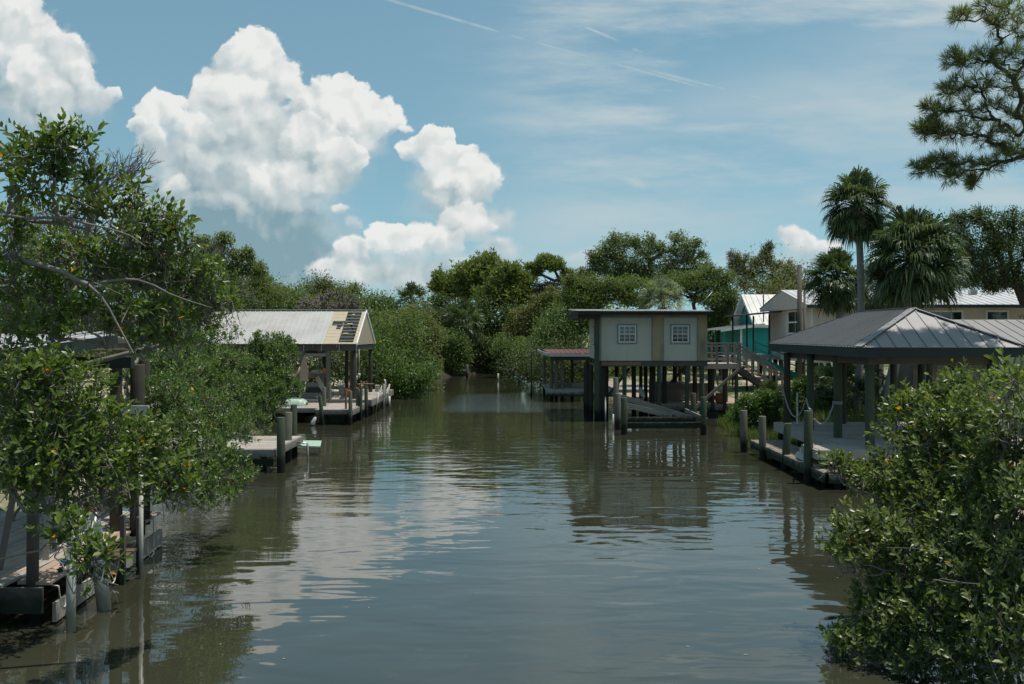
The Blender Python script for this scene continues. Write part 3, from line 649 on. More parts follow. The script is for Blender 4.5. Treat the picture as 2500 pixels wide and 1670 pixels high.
def red_dock():
    """covered dock with a red roof behind the stilt house"""
    T = thing('covered_dock', (3.2, 61, -.3), 'low open boathouse with a faded red metal roof left of the stilt house', 'boathouse')
    z = .68; y0, y1 = 58.3, 65
    d = MB(); deck(d, 1.95, 8.6, y0, y1, z, 'x'); d.build('deck_boards', M['deck_grey'], T)
    MB().box(1.95, 8.6, y0-.06, y0-.004, z-.42, z-.01).build('rim_beam', M['beam_pale'], T)
    r = MB(); a = [(2.1, 57.4, 2.80), (6.6, 57.4, 2.84), (6.6, 61.2, 2.98), (1.9, 61.2, 2.97)]; ribbed(r, a, .28); b = [(1.72, 65.2, 2.92), (6.6, 65.2, 2.92), (6.6, 61.2, 2.985), (1.9, 61.2, 2.975)]; ribbed(r, b, .28)
    r.build('roof', M['roof_red'], T)
    MB().box(2.1, 6.6, 57.36, 57.395, 2.62, 2.79).build('fascia', M['white_old'], T); MB().beam((2.06, 57.4, 2.72), (1.68, 65.1, 2.82), .04, .16).build('fascia', M['white_old'], T)
    bm = MB(); bm.box(2.25, 6.5, 58.3, 58.42, 2.38, 2.6); bm.box(2.25, 6.5, 64, 64.1, 2.5, 2.65)
    for x in np.arange(2.3, 6.4, .62): bm.box(x, x+.06, 57.5, 64.9, 2.602, 2.72)
    bm.build('roof_beam', M['wood_dark'], T)
    for x, y in ((2.35, 58.9), (2.62, 58.6), (2.95, 58.5), (4.42, 58.5), (6.2, 58.5), (2.1, 64.6), (3.9, 64.5), (5.6, 64.5)):
        piling(x, y, 2.45, .10, 'pile_grey' if x < 3 else 'pile_dark', parent=T, name='post')
    rl = MB(); rl.box(1.75, 4.2, 64.85, 64.9, 1.55, 1.63); rl.box(1.75, 4.2, 64.85, 64.9, 1.2, 1.28); rl.build('railing', M['beam_grey'], T)
    MB().box(3.6, 3.95, 58.35, 58.5, 2.2, 2.58).build('winch_box', M['trim_grey'], T)
    mb = MB(); mb.poly([(2.5, 60, z+.22), (3.7, 60, z+.22), (3.95, 61.6, z+.22), (2.7, 61.6, z+.22)], .04); mb.poly([(2.56, 60.05, z+.175), (3.6, 60.05, z+.175), (3.6, 61.5, z+.175), (2.75, 61.5, z+.175)], .17)
    mb.build('dock_box', M['beam_grey'], label='low grey hatch box on the deck of the red roofed boathouse', cat='box')
    for x, y, lb in ((1.22, 62.0, 'thin dark piling standing alone left of the red roofed boathouse'),): piling(x, y, 2.7, .06, 'pile_dark', label=lb, name='mooring_piling')
    q = at(zc(472, 1235), 88); piling(q.x, 88, at(zc(477, 1195), 88).z, .12, 'pile_grey', lean=(.04, 0), label='lone pale piling leaning at the far end of the canal', name='mooring_piling')
    q = at(zc(740, 1300), 86); MB().tube([(q.x, 84, -.5), (q.x, 84, .55)], .07, 10).build('channel_marker', M['pvc'], label='short white marker post in the water at the far right bank', cat='post')
red_dock()

# ------------------------------------------------------------------ hip-roofed pavilion and its docks
def pavilion():
    EX0, EX1, EY0, EY1, ZE, ZR = 8.95, 13.35, 25.75, 34.8, 3.62, 4.67
    T = thing('pavilion', (11.4, 30, .9), 'open dock pavilion with a grey standing seam hip roof on round dark posts', 'pavilion')
    xm = (EX0+EX1)/2; c = [(EX0,EY0,ZE), (EX1,EY0,ZE), (EX1,EY1,ZE), (EX0,EY1,ZE)]; r0, r1 = (xm, 27.65, ZR), (xm, 31.7, ZR)
    r = MB()
    ribbed(r, [c[0], c[1], r0], .42); ribbed(r, [c[3], c[0], r0, r1], .24, rib=.045, rw=.05); ribbed(r, [c[2], c[3], r1], .42); ribbed(r, [c[1], c[2], r1, r0], .24, rib=.018)
    rf = r.build('roof', M['roof_grey'], T)
    cp = MB()
    for p, q in ((c[0], r0), (c[1], r0), (c[2], r1), (c[3], r1), (r0, r1)):
        p, q = Vector(p), Vector(q); cp.beam(p+Vector((0,0,.022)), q+Vector((0,0,.022)), .20 if p.z < 4 else .24, .018)
    cp.build('ridge_cap', M['roof_grey'], rf)
    fa = MB(); t = .03
    fa.box(EX0+.02, EX1-.02, EY0+.02, EY0+.05, ZE-.26, ZE-.02); fa.box(EX0+.02, EX0+.05, EY0+.052, EY1-.052, ZE-.26, ZE-.02); fa.box(EX1-.05, EX1-.02, EY0+.052, EY1-.052, ZE-.26, ZE-.02); fa.box(EX0+.02, EX1-.02, EY1-.05, EY1-.02, ZE-.26, ZE-.02)
    fa.build('fascia', M['fascia'], T)
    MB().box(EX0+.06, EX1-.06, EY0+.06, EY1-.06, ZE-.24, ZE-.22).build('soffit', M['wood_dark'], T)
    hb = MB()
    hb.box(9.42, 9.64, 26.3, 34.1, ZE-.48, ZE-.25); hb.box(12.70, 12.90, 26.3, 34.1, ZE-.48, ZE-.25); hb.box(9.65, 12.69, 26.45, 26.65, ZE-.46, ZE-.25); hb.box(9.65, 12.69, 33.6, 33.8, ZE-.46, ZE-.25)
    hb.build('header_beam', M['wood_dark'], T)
    for x, y, mt in ((9.27, 33.55, 'pile_dark'), (9.33, 31.15, 'pile_green'), (9.47, 28.96, 'pile_green'), (9.55, 26.57, 'pile_green'), (11.1, 33.4, 'pile_dark'), (12.8, 33.4, 'pile_dark'), (12.8, 31.1, 'pile_dark'), (12.8, 28.9, 'pile_dark'), (12.8, 26.57, 'pile_dark')):
        piling(x, y, ZE-.3, .115 if y > 30 else .125, mt, parent=T, name='post', bot=-.8)
    D = thing('upper_dock', (11.4, 30, -.2), 'raised grey plank dock beneath the hip roofed pavilion', 'dock')
    z = .95; d = MB(); deck(d, 9.0, 14.6, 27.35, 34.0, z, 'x'); deck(d, 8.0, 14.6, 25.9, 27.34, z, 'x'); d.build('deck_boards', M['deck_grey'], D)
    rb = MB(); rb.box(8.93, 8.99, 27.4, 34.0, z-.30, z-.015); rb.box(8.0, 14.6, 25.83, 25.89, z-.26, z-.015); rb.box(7.93, 7.99, 25.9, 27.3, z-.26, z-.015); rb.box(9.0, 14.6, 34.01, 34.06, z-.3, z-.015); rb.box(8.0, 8.92, 27.36, 27.41, z-.26, z-.045)
    rb.build('rim_beam', M['beam_pale'], D)
    for x, y in ((8.2, 26.1), (9.2, 26.1), (10.6, 26.1), (12.5, 26.1), (9.15, 33.9), (9.2, 29.9), (11, 33.9)): piling(x, y, z-.06, .10, 'pile_dark', parent=D, name='post')
    Lw = thing('lower_dock', (8.5, 30, -.2), 'low plank dock along the water in front of the pavilion, half in shade', 'dock')
    z = .46; d = MB(); deck(d, 7.95, 8.9, 25.3, 32.9, z, 'y', w=.155); deck(d, 8.95, 10.5, 25.0, 25.8, z, 'y'); d.build('deck_boards', M['deck_brown'], Lw, label='brown grey planks of the low dock')
    rb = MB(); rb.box(7.89, 7.945, 25.25, 32.95, z-.27, z-.01); rb.box(7.95, 10.5, 24.93, 24.99, z-.24, z-.01); rb.box(7.95, 8.9, 32.91, 32.96, z-.25, z-.01); rb.build('rim_beam', M['beam_pale'], Lw)
    for x, y in ((8.3, 25.4), (8.6, 29), (8.6, 32.6)): piling(x, y, z-.05, .09, 'pile_dark', parent=Lw, name='post')
    S = thing('dock_steps', (8.45, 27.8, z), 'short grey steps from the low dock up to the raised dock', 'steps')
    tr = MB(); tr.box(8.05, 8.9, 27.45, 27.75, .76, .80); tr.box(8.05, 8.9, 27.78, 28.08, .60, .64); tr.build('tread', M['deck_grey'], S)
    for x in (8.02, 8.9): MB().poly([(x, 27.42, .80), (x, 27.42, .47), (x, 28.2, .47), (x, 28.15, .60), (x, 27.8, .64), (x, 27.76, .80)], .04, (1, 0, 0)).build('stringer', M['white_old'], S)
    lab = ['far left one of the four pilings along the low dock', 'second from the far end of the four pilings along the low dock', 'leaning green one of the four pilings along the low dock', 'nearest and tallest of the four pilings along the low dock']
    for (x, y, tp, mt, r, ln), lb in zip([(7.77, 33.3, 1.4, 'pile_grey', .12, (0, 0)), (7.84, 31.1, 1.39, 'pile_grey', .115, (0, 0)), (7.9, 29.0, 1.36, 'pile_green', .115, (.055, 0)), (7.86, 26.4, 1.93, 'pile_green', .12, (0, 0))], lab):
        piling(x, y, tp, r, mt, ln, 'mooring_piling', label=lb, group='pilings along the low dock')
    rope('rope', [(9.12, 33.5, 2.1), (9.2, 31.1, 1.95), (8.0, 26.6, 1.95)], .022, 'rope_grey', 'grey rope slung from the far pavilion post to the tall near piling', [.75, .12])
    rope('rope', [(8.0, 26.35, 1.72), (9.34, 28.9, 1.95)], .022, 'rope_grey', 'grey rope sagging from the tall near piling to the third post', .33)
    rope('rope', [(9.38, 33.6, 2.02), (11.1, 33.3, 1.85), (12.75, 33.3, 1.85)], .02, 'rope_dark', 'dark rope strung between the back posts of the pavilion', [.06, .08])
    wr = MB()
    for zz in (1.93, 1.96, 1.99): wr.tube([(9.47+.137*math.cos(t), 28.96+.137*math.sin(t), zz) for t in np.linspace(0, 2*math.pi, 15)], .014, 5)
    wr.build('rope_wrap', M['rope_grey'], label='grey rope wound three times round the third pavilion post', cat='rope')
    MB().tube([(9.5, 33.15, -.4), (9.5, 33.15, 2.0)], .03, 8).build('plastic_pipe', M['pvc'], label='thin white pipe behind the far left post of the pavilion', cat='pipe')
pavilion()

def shed_and_back_roof():
    T = thing('plank_shed', (16.3, 37.6, .7), 'plank shed with a blue metal awning behind the pavilion', 'shed')
    x0, x1 = 14.9, 17.9; w = MB(); n = 17
    for i in range(n): a = x0+(x1-x0)*i/n; w.box(a+.006, a+(x1-x0)/n-.006, 37.0-random.uniform(0, .012), 37.05, .7, 2.85)
    w.box(x0+.02, x1-.02, 37.06, 39.2, .7, 2.9)
    w.build('plank_wall', wood('mixed_plank_wall', (.10,.08,.06), (.40,.33,.26), (8,8,.8), wet=False), T)
    for i, (a, b) in enumerate(((14.65, 15.9), (16.15, 17.15), (17.3, 18.0))):
        r = MB(); ribbed(r, [(a, 36.4, 2.80), (b, 36.4, 2.80), (b, 37.0, 3.08), (a, 37.0, 3.08)], .2); r.build('awning', M['roof_blue'], T)
    R = thing('carport', (19, 38, .7), 'open carport with a low grey ribbed metal roof to the right behind the pavilion', 'carport')
    r = MB(); e0, e1 = (14.6, 35.4, 3.62), (23, 35.4, 3.62)
    ribbed(r, [e0, e1, (23, 38.4, 4.50), (16.9, 38.4, 4.50)], .42); ribbed(r, [(14.6, 41.4, 3.62), (23, 41.4, 3.62), (23, 38.4, 4.50), (16.9, 38.4, 4.50)], .42); ribbed(r, [(14.6, 35.4, 3.62), (14.6, 41.4, 3.62), (16.9, 38.4, 4.50)], .42)
    r.build('roof', M['roof_grey'], R)
    f = MB(); f.box(14.62, 23, 35.42, 35.45, 3.38, 3.6); f.box(14.62, 14.65, 35.46, 41.4, 3.38, 3.6); f.build('fascia', M['fascia'], R)
    for x, y in ((15.0, 35.8), (19.0, 35.8), (22.6, 35.8), (15.0, 41), (19, 41), (22.6, 41)): piling(x, y, 3.4, .11, 'pile_dark', parent=R, name='post', bot=.5)
    # timber frame stand left of the shed, ochre boards
    F_ = thing('timber_frame', (14.2, 41, .7), 'ochre timber frame standing between the palm trunks behind the pavilion', 'frame')
    fx0, fx1 = 13.55, 14.9
    for x in (fx0, fx1): MB().box(x-.04, x+.04, 41, 41.08, .7, 2.9).build('post', M['pile_rust'], F_)
    q = MB(); q.box(fx0-.1, fx1+.1, 40.95, 40.995, 2.7, 2.86); q.box(fx0, fx1, 40.96, 40.995, 1.6, 1.7); q.beam((fx0+.5, 41.1, 2.5), (fx1-.2, 41.1, 1.6), .04, .12); q.build('rail', M['pile_rust'], F_)
shed_and_back_roof()

# ------------------------------------------------------------------ cream house, teal house, pole
def cream_house():
    X0, Y0, Y1, ZB, ZE, ZR = 15.1, 50.0, 58.5, 2.9, 5.42, 6.32; X1 = 33; ym = (Y0+Y1)/2
    T = thing('cream_house', (X0+4, Y0+3, .6), 'long cream stilt house with a pale metal gable roof behind the palms', 'house')
    w = MB(); w.box(X0, X1, Y0, Y1, ZB, ZE-.05)
    w.poly([(X0+.001, Y0+.02, ZE-.05), (X0+.001, ym, ZR-.06), (X0+.001, Y1-.02, ZE-.05)], .1, (1, 0, 0)); w.build('wall', M['cream'], T)
    r = MB(); ov = .55
    ribbed(r, [(X0-.45, Y0-ov, ZE-.02), (X1, Y0-ov, ZE-.02), (X1, ym, ZR), (X0-.45, ym, ZR)], .42); ribbed(r, [(X0-.45, Y1+ov, ZE-.02), (X1, Y1+ov, ZE-.02), (X1, ym, ZR), (X0-.45, ym, ZR)], .42)
    rf = r.build('roof', M['roof_bright'], T)
    MB().box(24.2, 24.55, 52.5, 52.85, 6.02, 6.24).build('vent', M['steel'], rf)
    gx = X0-.40
    MB().poly([(gx, Y0-ov+.02, ZE-.06), (gx, ym, ZR-.035), (gx, Y1+ov-.02, ZE-.06), (gx, Y1+ov-.02, ZE-.20), (gx, Y0-ov+.02, ZE-.20)], .04, (1, 0, 0)).build('gable_panel', M['cream'], T)
    g = MB(); g.box(X0-.45, X1, Y0-ov-.03, Y0-ov-.002, ZE-.19, ZE-.03); g.build('gutter', paint('dark_gutter', (.05,.06,.08), .5), T)
    g = MB(); g.box(X0-.42, X1, Y0-ov+.02, Y0-.003, ZE-.17, ZE-.15); g.build('soffit', M['white_old'], T)
    # corner window seen on the end wall, trim, and front windows
    for a, b in ((51.6, 54.4),): window(T, a, b, 3.9, 5.2, X0, -1, 'y', cols=2, rows=1, casing_w=.10)
    t = MB(); t.box(X0-.03, X0-.002, Y0, Y0+.14, ZB, ZE-.2); t.box(X0-.03, X0-.002, Y1-.14, Y1, ZB, ZE-.2); t.box(X0-.02, X0-.002, 54.7, 54.76, ZB, ZE-.2); t.build('corner_trim', M['white'], T)
    for a, b, zz in ((z2(1368,0)[0], z2(1572,0)[0], .0), (z2(1703,0)[0], z2(1840,0)[0], .0)):
        wa, wb = (a-CX)/F*Y0, (b-CX)/F*Y0; window(T, wa, wb, 4.1, 5.12, Y0, -1, 'x', cols=3 if zz == 0 and wb-wa > 1.4 else 1, rows=1, casing_w=.09, double=False)
    f = MB(); f.box(X0, X1, Y0+.02, Y0+.1, ZB-.42, ZB-.003); f.box(X0-.02, X0+.08, Y0+.12, Y1, ZB-.42, ZB-.003); f.build('floor_band', M['white_old'], T)
    for y in (50.4, 53, 55.6, 58.2):
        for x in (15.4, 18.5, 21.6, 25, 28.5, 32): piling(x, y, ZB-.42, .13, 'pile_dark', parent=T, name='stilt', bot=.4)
    aw = MB(); aw.poly([(12.9, 56.0, 5.02), (X0-.05, 55.6, 5.22), (X0-.05, 60.6, 5.22), (12.9, 60.6, 5.02)], .09); aw.build('awning', M['brown'], T)
    for x, y in ((13.35, 56.6), (14.55, 56.3), (13.35, 60.2), (14.6, 60.2)): MB().tube([(x, y, .6), (x, y, 5.0)], .055, 8).build('awning_post', M['iron'], T)
    p = MB(); deck(p, 13.0, X0-.05, 56, 60.5, 2.72, 'x'); p.box(13.0, X0-.05, 55.94, 55.99, 2.5, 2.71); p.build('porch_deck', M['deck_grey'], T)
    # stair down from the porch, teal
    st = MB()
    for yy in (54.2, 55.1): st.beam((13.2, yy, 2.7), (17.5, yy, .75), .06, .25)
    st.beam((13.2, 54.1, 3.5), (17.5, 54.1, 1.6), .07, .07); st.beam((13.2, 54.1, 3.15), (17.5, 54.1, 1.25), .03, .05)
    for i in range(6): x = 13.2+4.3*i/5; zz = 2.7-1.95*i/5; st.box(x-.04, x+.04, 54.06, 54.14, zz-.1, zz+.85)
    st.build('porch_stair', M['teal_trim'], T)
    # things beneath the house
    for x, y, w_, c, lb in ((17.1, 50.9, .9, 'white_old', 'white paint worn shelf rack beneath the cream house'),):
        q = MB()
        for zz in (.9, 1.45, 2.0): q.box(x, x+w_, y, y+.5, zz, zz+.04)
        for xx in (x, x+w_-.05): q.box(xx, xx+.05, y-.03, y-.002, .7, 2.15)
        q.build('shelf_rack', M[c], label=lb, cat='shelf')
    q = MB(); q.poly([(17.9, 49.3, 1.35), (19.6, 49.3, 1.42), (19.4, 49.9, 1.40), (18.0, 49.9, 1.36)], .22); q.build('dinghy', M['white_old'], label='small pale boat hull beneath the cream house', cat='boat')
    MB().tube([(13.0, 45, .6), (13.0, 45, 7.07)], [.13, .10], 10).build('utility_pole', M['wood_dark'], label='bare dark utility pole between the cream house and the palms', cat='pole')
    q = MB(); q.tube([(13.28, 45.2, .6), (13.28, 45.2, 6.3)], .05, 8); q.tube([(13.02, 45, 6.95), (13.25, 45, 6.9), (13.3, 45.2, 6.3)], .02, 6); q.build('conduit', M['pile_grey'], bpy.data.objects['utility_pole'])
cream_house()

def teal_house():
    Xg, Y0, Y1, ZB, ZE, ZR, X1 = 16.75, 67.3, 73.8, 2.5, 4.62, 6.7, 27; ym = (Y0+Y1)/2
    T = thing('teal_house', (18, 70, .6), 'bright teal stilt house with white metal roofs behind the walkway', 'house')
    w = MB(); w.box(15.45, X1, Y0, Y1, ZB, ZE-.2); w.poly([(Xg, Y0+.05, ZE-.21), (Xg, ym, ZR-.12), (Xg, Y1-.05, ZE-.21)], 5, (1, 0, 0)); w.build('wall', M['teal'], T)
    r = MB(); ribbed(r, [(Xg-.5, Y0-.5, ZE-.1), (X1, Y0-.5, ZE-.1), (X1, ym, ZR), (Xg-.5, ym, ZR)], .42, .03); ribbed(r, [(Xg-.5, Y1+.5, ZE-.1), (X1, Y1+.5, ZE-.1), (X1, ym, ZR), (Xg-.5, ym, ZR)], .42, .03)
    r.build('roof', M['roof_white'], T)
    q = MB(); q.beam((Xg-.48, Y0-.5, ZE-.22), (Xg-.48, ym, ZR-.12), .05, .2, (0,0,1)); q.beam((Xg-.48, Y1+.5, ZE-.22), (Xg-.48, ym, ZR-.12), .05, .2); q.box(Xg-.45, X1, Y0-.53, Y0-.505, ZE-.3, ZE-.11)
    q.poly([(Xg-.45, Y1+.4, ZE-.18), (Xg-.45, ym, ZR-.08), (Xg-.02, ym, ZR-.08), (Xg-.02, Y1+.4, ZE-.18)], .02); q.build('barge_board', M['white'], T)
    r = MB(); ribbed(r, [(13.9, Y0-.9, 4.18), (13.9, Y1, 4.18), (16.9, Y1, 4.60), (16.9, Y0-.9, 4.60)], .42, .03); r.build('porch_roof', M['roof_white'], T)
    MB().poly([(13.92, Y0-.94, 4.17), (16.88, Y0-.94, 4.59), (16.88, Y0-.94, 4.45), (13.92, Y0-.94, 4.05)], .03, (0, 1, 0)).build('fascia', M['white'], T)
    for x, y in ((14.15, Y0-.6), (14.15, 69.5), (14.15, 72)): MB().box(x, x+.12, y, y+.12, .6, 4.12).build('porch_post', M['teal_trim'], T)
    MB().box(15.42, 15.56, Y0-.03, Y0-.002, ZB, ZE-.25).build('corner_trim', M['white'], T)
    p = MB(); deck(p, 13.9, 17.5, 65.4, Y0-.04, ZB-.02, 'x'); p.box(13.9, 17.5, 65.34, 65.39, ZB-.4, ZB-.03); p.build('porch_deck', M['white_old'], T)
    f = MB(); f.box(15.4, X1, Y0+.01, Y0+.1, ZB-.3, ZB-.003); f.build('floor_band', M['teal_trim'], T)
    for y in (67.6, 70.5, 73.4):
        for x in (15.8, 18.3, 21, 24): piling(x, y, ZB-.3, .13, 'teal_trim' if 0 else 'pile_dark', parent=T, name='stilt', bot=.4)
    MB().tube([(16.9, 66.9, 4.7), (16.9, 66.9, 6.9)], .04, 6).build('vent_pipe', M['iron'], T)
teal_house()

# ------------------------------------------------------------------ left bank: boathouse with torn roof
def left_boathouse():
    XL, XR, Y0, Y1, ym, ZE, ZR = -15.5, -7.40, 47.6, 54.0, 50.8, 3.46, 5.13
    T = thing('boathouse', (-11, 50, -.2), 'open boathouse with a white metal gable roof whose tan end panels are torn', 'boathouse')
    xt = -9.05; xh0, xh1 = -8.34, -7.62
    r = MB(); ribbed(r, [(XL, Y0, ZE), (xt, Y0, ZE), (xt, ym, ZR), (XL, ym, ZR)], .26, .025); ribbed(r, [(XL, Y1, ZE), (xt, Y1, ZE), (xt, ym, ZR), (XL, ym, ZR)], .26, .025)
    rf = r.build('roof', M['roof_white'], T)
    # fibreglass panels, with the torn strip left open between purlins
    tp = MB(); sl = Vector((0, ym-Y0, ZR-ZE))
    def quad(x0, x1, t0, t1, side=0):
        f = (lambda x, t: (x, Y0+sl.y*t, ZE+sl.z*t)) if side == 0 else (lambda x, t: (x, Y1-sl.y*t, ZE+sl.z*t))
        tp.poly([f(x0, t0), f(x1, t0), f(x1, t1), f(x0, t1)], .012)
    quad(xt+.003, xh0-.32, 0, .53); quad(xt+.003, xh0, .67, 1); quad(xt+.003, xt+.12, .53, .67); quad(xh0-.32, xh0, 0, .42); quad(xh0-.1, xh0, .42, .5)
    quad(xh1, XR, 0, 1); quad(xh0, xh1, 0, .045); quad(xh0, xh1, .965, 1)
    rs = random.Random(3)
    for i in (2, 5, 8):
        t = .1+i*.095; x = xh0+rs.random()*.4; quad(x, x+.12+rs.random()*.25, t, t+.025)
    quad(xt+.003, XR, 0, 1, 1)
    tp.build('tan_panel', M['tan_panel'], T)
    pu = MB()
    for i in range(11): t = .02+i*.094; p0 = Vector((xt, Y0+sl.y*t, ZE+sl.z*t-.022)); pu.beam(p0, p0+Vector((XR-xt-.03, 0, 0)), .05, .04)
    for i in range(11): t = .02+i*.094; p0 = Vector((XL, Y1-sl.y*t, ZE+sl.z*t-.045)); pu.beam(p0, p0+Vector((XR-XL-.03, 0, 0)), .045, .05)
    pu.build('purlin', M['white'], T)
    ra = MB()
    for x in np.arange(XL+.2, XR, 1.15):
        for s in (0, 1):
            ya, yb = (Y0+.05, ym) if s == 0 else (Y1-.05, ym); ra.beam((x, ya, ZE-.12), (x, yb, ZR-.14), .045, .12)
    ra.build('rafter', M['beam_grey'], T)
    cp = MB(); cp.poly([(XR+.005, Y0-.02, ZE+.03), (XR+.005, ym, ZR+.05), (XR+.005, ym, ZR-.06), (XR+.005, Y0-.02, ZE-.08)], .04, (-1,0,0)); cp.poly([(XR+.005, Y1+.02, ZE+.03), (XR+.005, ym+.001, ZR+.05), (XR+.005, ym+.001, ZR-.06), (XR+.005, Y1+.02, ZE-.08)], .04, (-1,0,0)); cp.beam((XL, ym, ZR+.035), (XR, ym, ZR+.035), .22, .02)
    cp.build('ridge_trim', M['white'], T)
    MB().poly([(XR-.04, Y0+.05, ZE-.05), (XR-.04, ym, ZR-.07), (XR-.04, Y1-.05, ZE-.05)], .02, (-1,0,0)).build('gable_panel', M['tan_panel'], T)
    hb = MB(); hb.box(XL+.1, XR-.1, Y0+.18, Y0+.30, ZE-.33, ZE-.06); hb.box(XL+.1, XR-.1, Y1-.3, Y1-.18, ZE-.33, ZE-.06); hb.box(XR-.25, XR-.1, Y0+.32, Y1-.32, ZE-.33, ZE-.1); hb.box(-10.2, -10.05, Y0+.32, Y1-.32, ZE-.33, ZE-.1); hb.build('header_beam', M['wood_dark'], T)
    br = MB()
    for x in (-10.0, -9.15, -8.3, -7.48): br.box(x, x+.03, Y0+.12, Y0+.178, ZE-.35, ZE-.05)
    br.build('strap', M['steel'], T)
    for x, y, mt, r_ in ((-10.1, 47.85, 'pile_grey', .13), (-8.83, 47.85, 'pile_grey', .12), (-7.98, 49.6, 'pile_rust', .09), (-7.62, 48.0, 'pile_dark', .13), (-7.62, 53.6, 'pile_dark', .11), (-10.1, 53.6, 'pile_dark', .12), (-13, 47.9, 'pile_grey', .12), (-15.2, 47.9, 'pile_grey', .12), (-13, 53.6, 'pile_dark', .12), (-8.9, 53.6, 'pile_dark', .1)):
        piling(x, y, ZE-.33, r_, mt, parent=T, name='post')
    # docks
    D = thing('boathouse_dock', (-10, 51, -.3), 'cluttered grey plank dock beneath the white roofed boathouse', 'dock')
    z = .80; d = MB(); deck(d, -14.5, -6.75, 47.5, 56.2, z, 'x', rag=.03); d.build('deck_boards', M['deck_grey'], D)
    rb = MB(); rb.box(-10.4, -6.75, 47.42, 47.48, z-.26, z-.02); rb.box(-6.74, -6.68, 47.42, 56.2, z-.32, z-.02); rb.build('rim_beam', M['beam_grey'], D)
    for x, y in ((-6.95, 48), (-6.95, 51), (-6.95, 54), (-9, 47.7)): piling(x, y, z-.05, .11, 'pile_dark', parent=D, name='post')
    E = thing('low_dock', (-8, 45, -.3), 'low grey plank landing in front of the cluttered boathouse dock', 'dock')
    z = .66; d = MB(); deck(d, -8.55, -6.98, 43.2, 47.35, z, 'x', rag=.02); deck(d, -11.0, -8.6, 44.1, 47.35, z, 'x', rag=.05); d.build('deck_boards', M['deck_grey'], E)
    rb = MB(); rb.box(-8.5, -7.0, 43.13, 43.19, z-.20, z-.02); rb.box(-6.97, -6.91, 43.2, 47.3, z-.26, z-.02); rb.box(-11, -8.6, 44.02, 44.08, z-.2, z-.02); rb.build('rim_beam', M['beam_grey'], E)
    for y in (43.5, 45.0): MB().box(-8.3, -7.1, y, y+.06, .05, .42).build('cross_brace', M['wood_red'], E)
    for x, y in ((-8.3, 43.4), (-7.1, 43.4), (-10.6, 44.3), (-7.1, 47)): piling(x, y, z-.06, .10, 'pile_dark', parent=E, name='post')
    grp = 'pilings around the torn roofed boathouse dock'
    for x, yt, yb, d_, mt, r_, ln, lb in (
        (1062, 680, 1000, 43.0, 'pile_green', .085, (-.10, 0), 'green piling leaning out at the left corner of the low landing'), (1132, 560, 820, 45.2, 'pile_grey', .09, (0, 0), 'pale grey piling standing on the landing in front of the boathouse'),
        (1205, 500, 720, 47.2, 'pile_grey', .075, (0, 0), 'pale piling at the front edge of the cluttered dock'), (1442, 582, 870, 43.5, 'pile_rust', .05, (0, 0), 'thin rusty post on the front edge of the landing'),
        (1498, 612, 1060, 43.0, 'pile_grey', .085, (0, 0), 'grey green piling at the right front corner of the landing'), (1600, 572, 840, 45.4, 'pile_green', .085, (0, 0), 'wide pale green piling at the right edge of the landing'),
        (1645, 566, 1020, 45.3, 'pile_green', .07, (0, 0), 'narrow green piling close beside the wide pale green one'), (1733, 540, 970, 46.8, 'pile_green', .085, (0, 0), 'green piling where the landing meets the cluttered dock'),
        (1975, 515, 900, 51.5, 'pvc', .06, (0, 0), 'white capped post at the far right edge of the cluttered dock')):
        p = at(zd(x, yt), d_); piling(p.x-ln[0]*(p.z+1.2), d_, p.z, r_, mt, ln, 'mooring_piling', label=lb, group=grp)
    # white pipes and rails leaning off the dock's right edge
    grp = 'white pipes off the right edge of the cluttered dock'
    for pts, r_, lb in (([(1985, 450), (2000, 480), (2000, 560), (1990, 900)], .045, 'white pipe with a bent top at the right dock edge'), ([(2060, 515), (2010, 800)], .04, 'white pipe slanting left, farthest out from the dock'), ([(2040, 560), (1975, 880)], .03, 'thin white pipe beside the bent topped one'),
                        ([(1950, 540), (1870, 900)], .035, 'white pipe slanting down across the dock edge'), ([(2060, 690), (2060, 920)], .05, 'short white pipe standing in the water off the dock'), ([(1850, 700), (1825, 930)], .03, 'thin pale pipe hanging at the near part of the dock edge'), ([(1905, 640), (1860, 940)], .035, 'pale pipe beside the thin hanging one')):
        MB().tube([at(zd(*q), 49.2 if pts[0][0] < 1910 else 51.5) for q in pts], r_, 8).build('plastic_pipe', M['pvc'], label=lb, cat='pipe', group=grp)
    MB().beam(at(zd(1900, 740), 51.2), at(zd(2040, 655), 51.2), .05, .06).build('grey_rail', M['steel'], label='grey metal rail slanting across the white pipes', cat='rail')
    q = MB(); a, b = at(zd(1000, 990), 42.8), at(zd(955, 1095), 42.8); q.tube([a, a.lerp(b, .2), a.lerp(b, .8), b], [.03, .07, .10, .09], 12); q.build('dock_float', M['white_old'], label='white bucket like float hanging at the leaning green piling', cat='float')
    q = MB(); q.tube([at(zd(1145, 850), 43.1), at(zd(1145, 850), 43.1)+Vector((0,0,.02))], .01, 4)
    # upturned pale green skiff
    S = thing('green_skiff', (-10, 45.6, .66), 'upturned pale green skiff lying on the landing', 'boat')
    c0, c1 = at(zd(560, 730), 45.6), at(zd(870, 730), 45.6); q = MB(); n = 12; vs = []; ns = 9
    for i in range(n):
        t = i/(n-1); w_ = .48*(1-max(0, t-.7)**2*4)*(1 if t > .02 else .9); hgt = .30*(1-(max(0, t-.75)/.25)**2*.5)
        for j in range(ns): a = math.pi*j/(ns-1); vs.append((c0.x+(c1.x-c0.x)*t, 45.7-w_*math.cos(a), .67+hgt*(math.sin(a)**.45)))
    q.add(vs, [(i*ns+j, i*ns+j+1, (i+1)*ns+j+1, (i+1)*ns+j) for i in range(n-1) for j in range(ns-1)]+[tuple(range(ns)), tuple(reversed(range((n-1)*ns, n*ns)))], True)
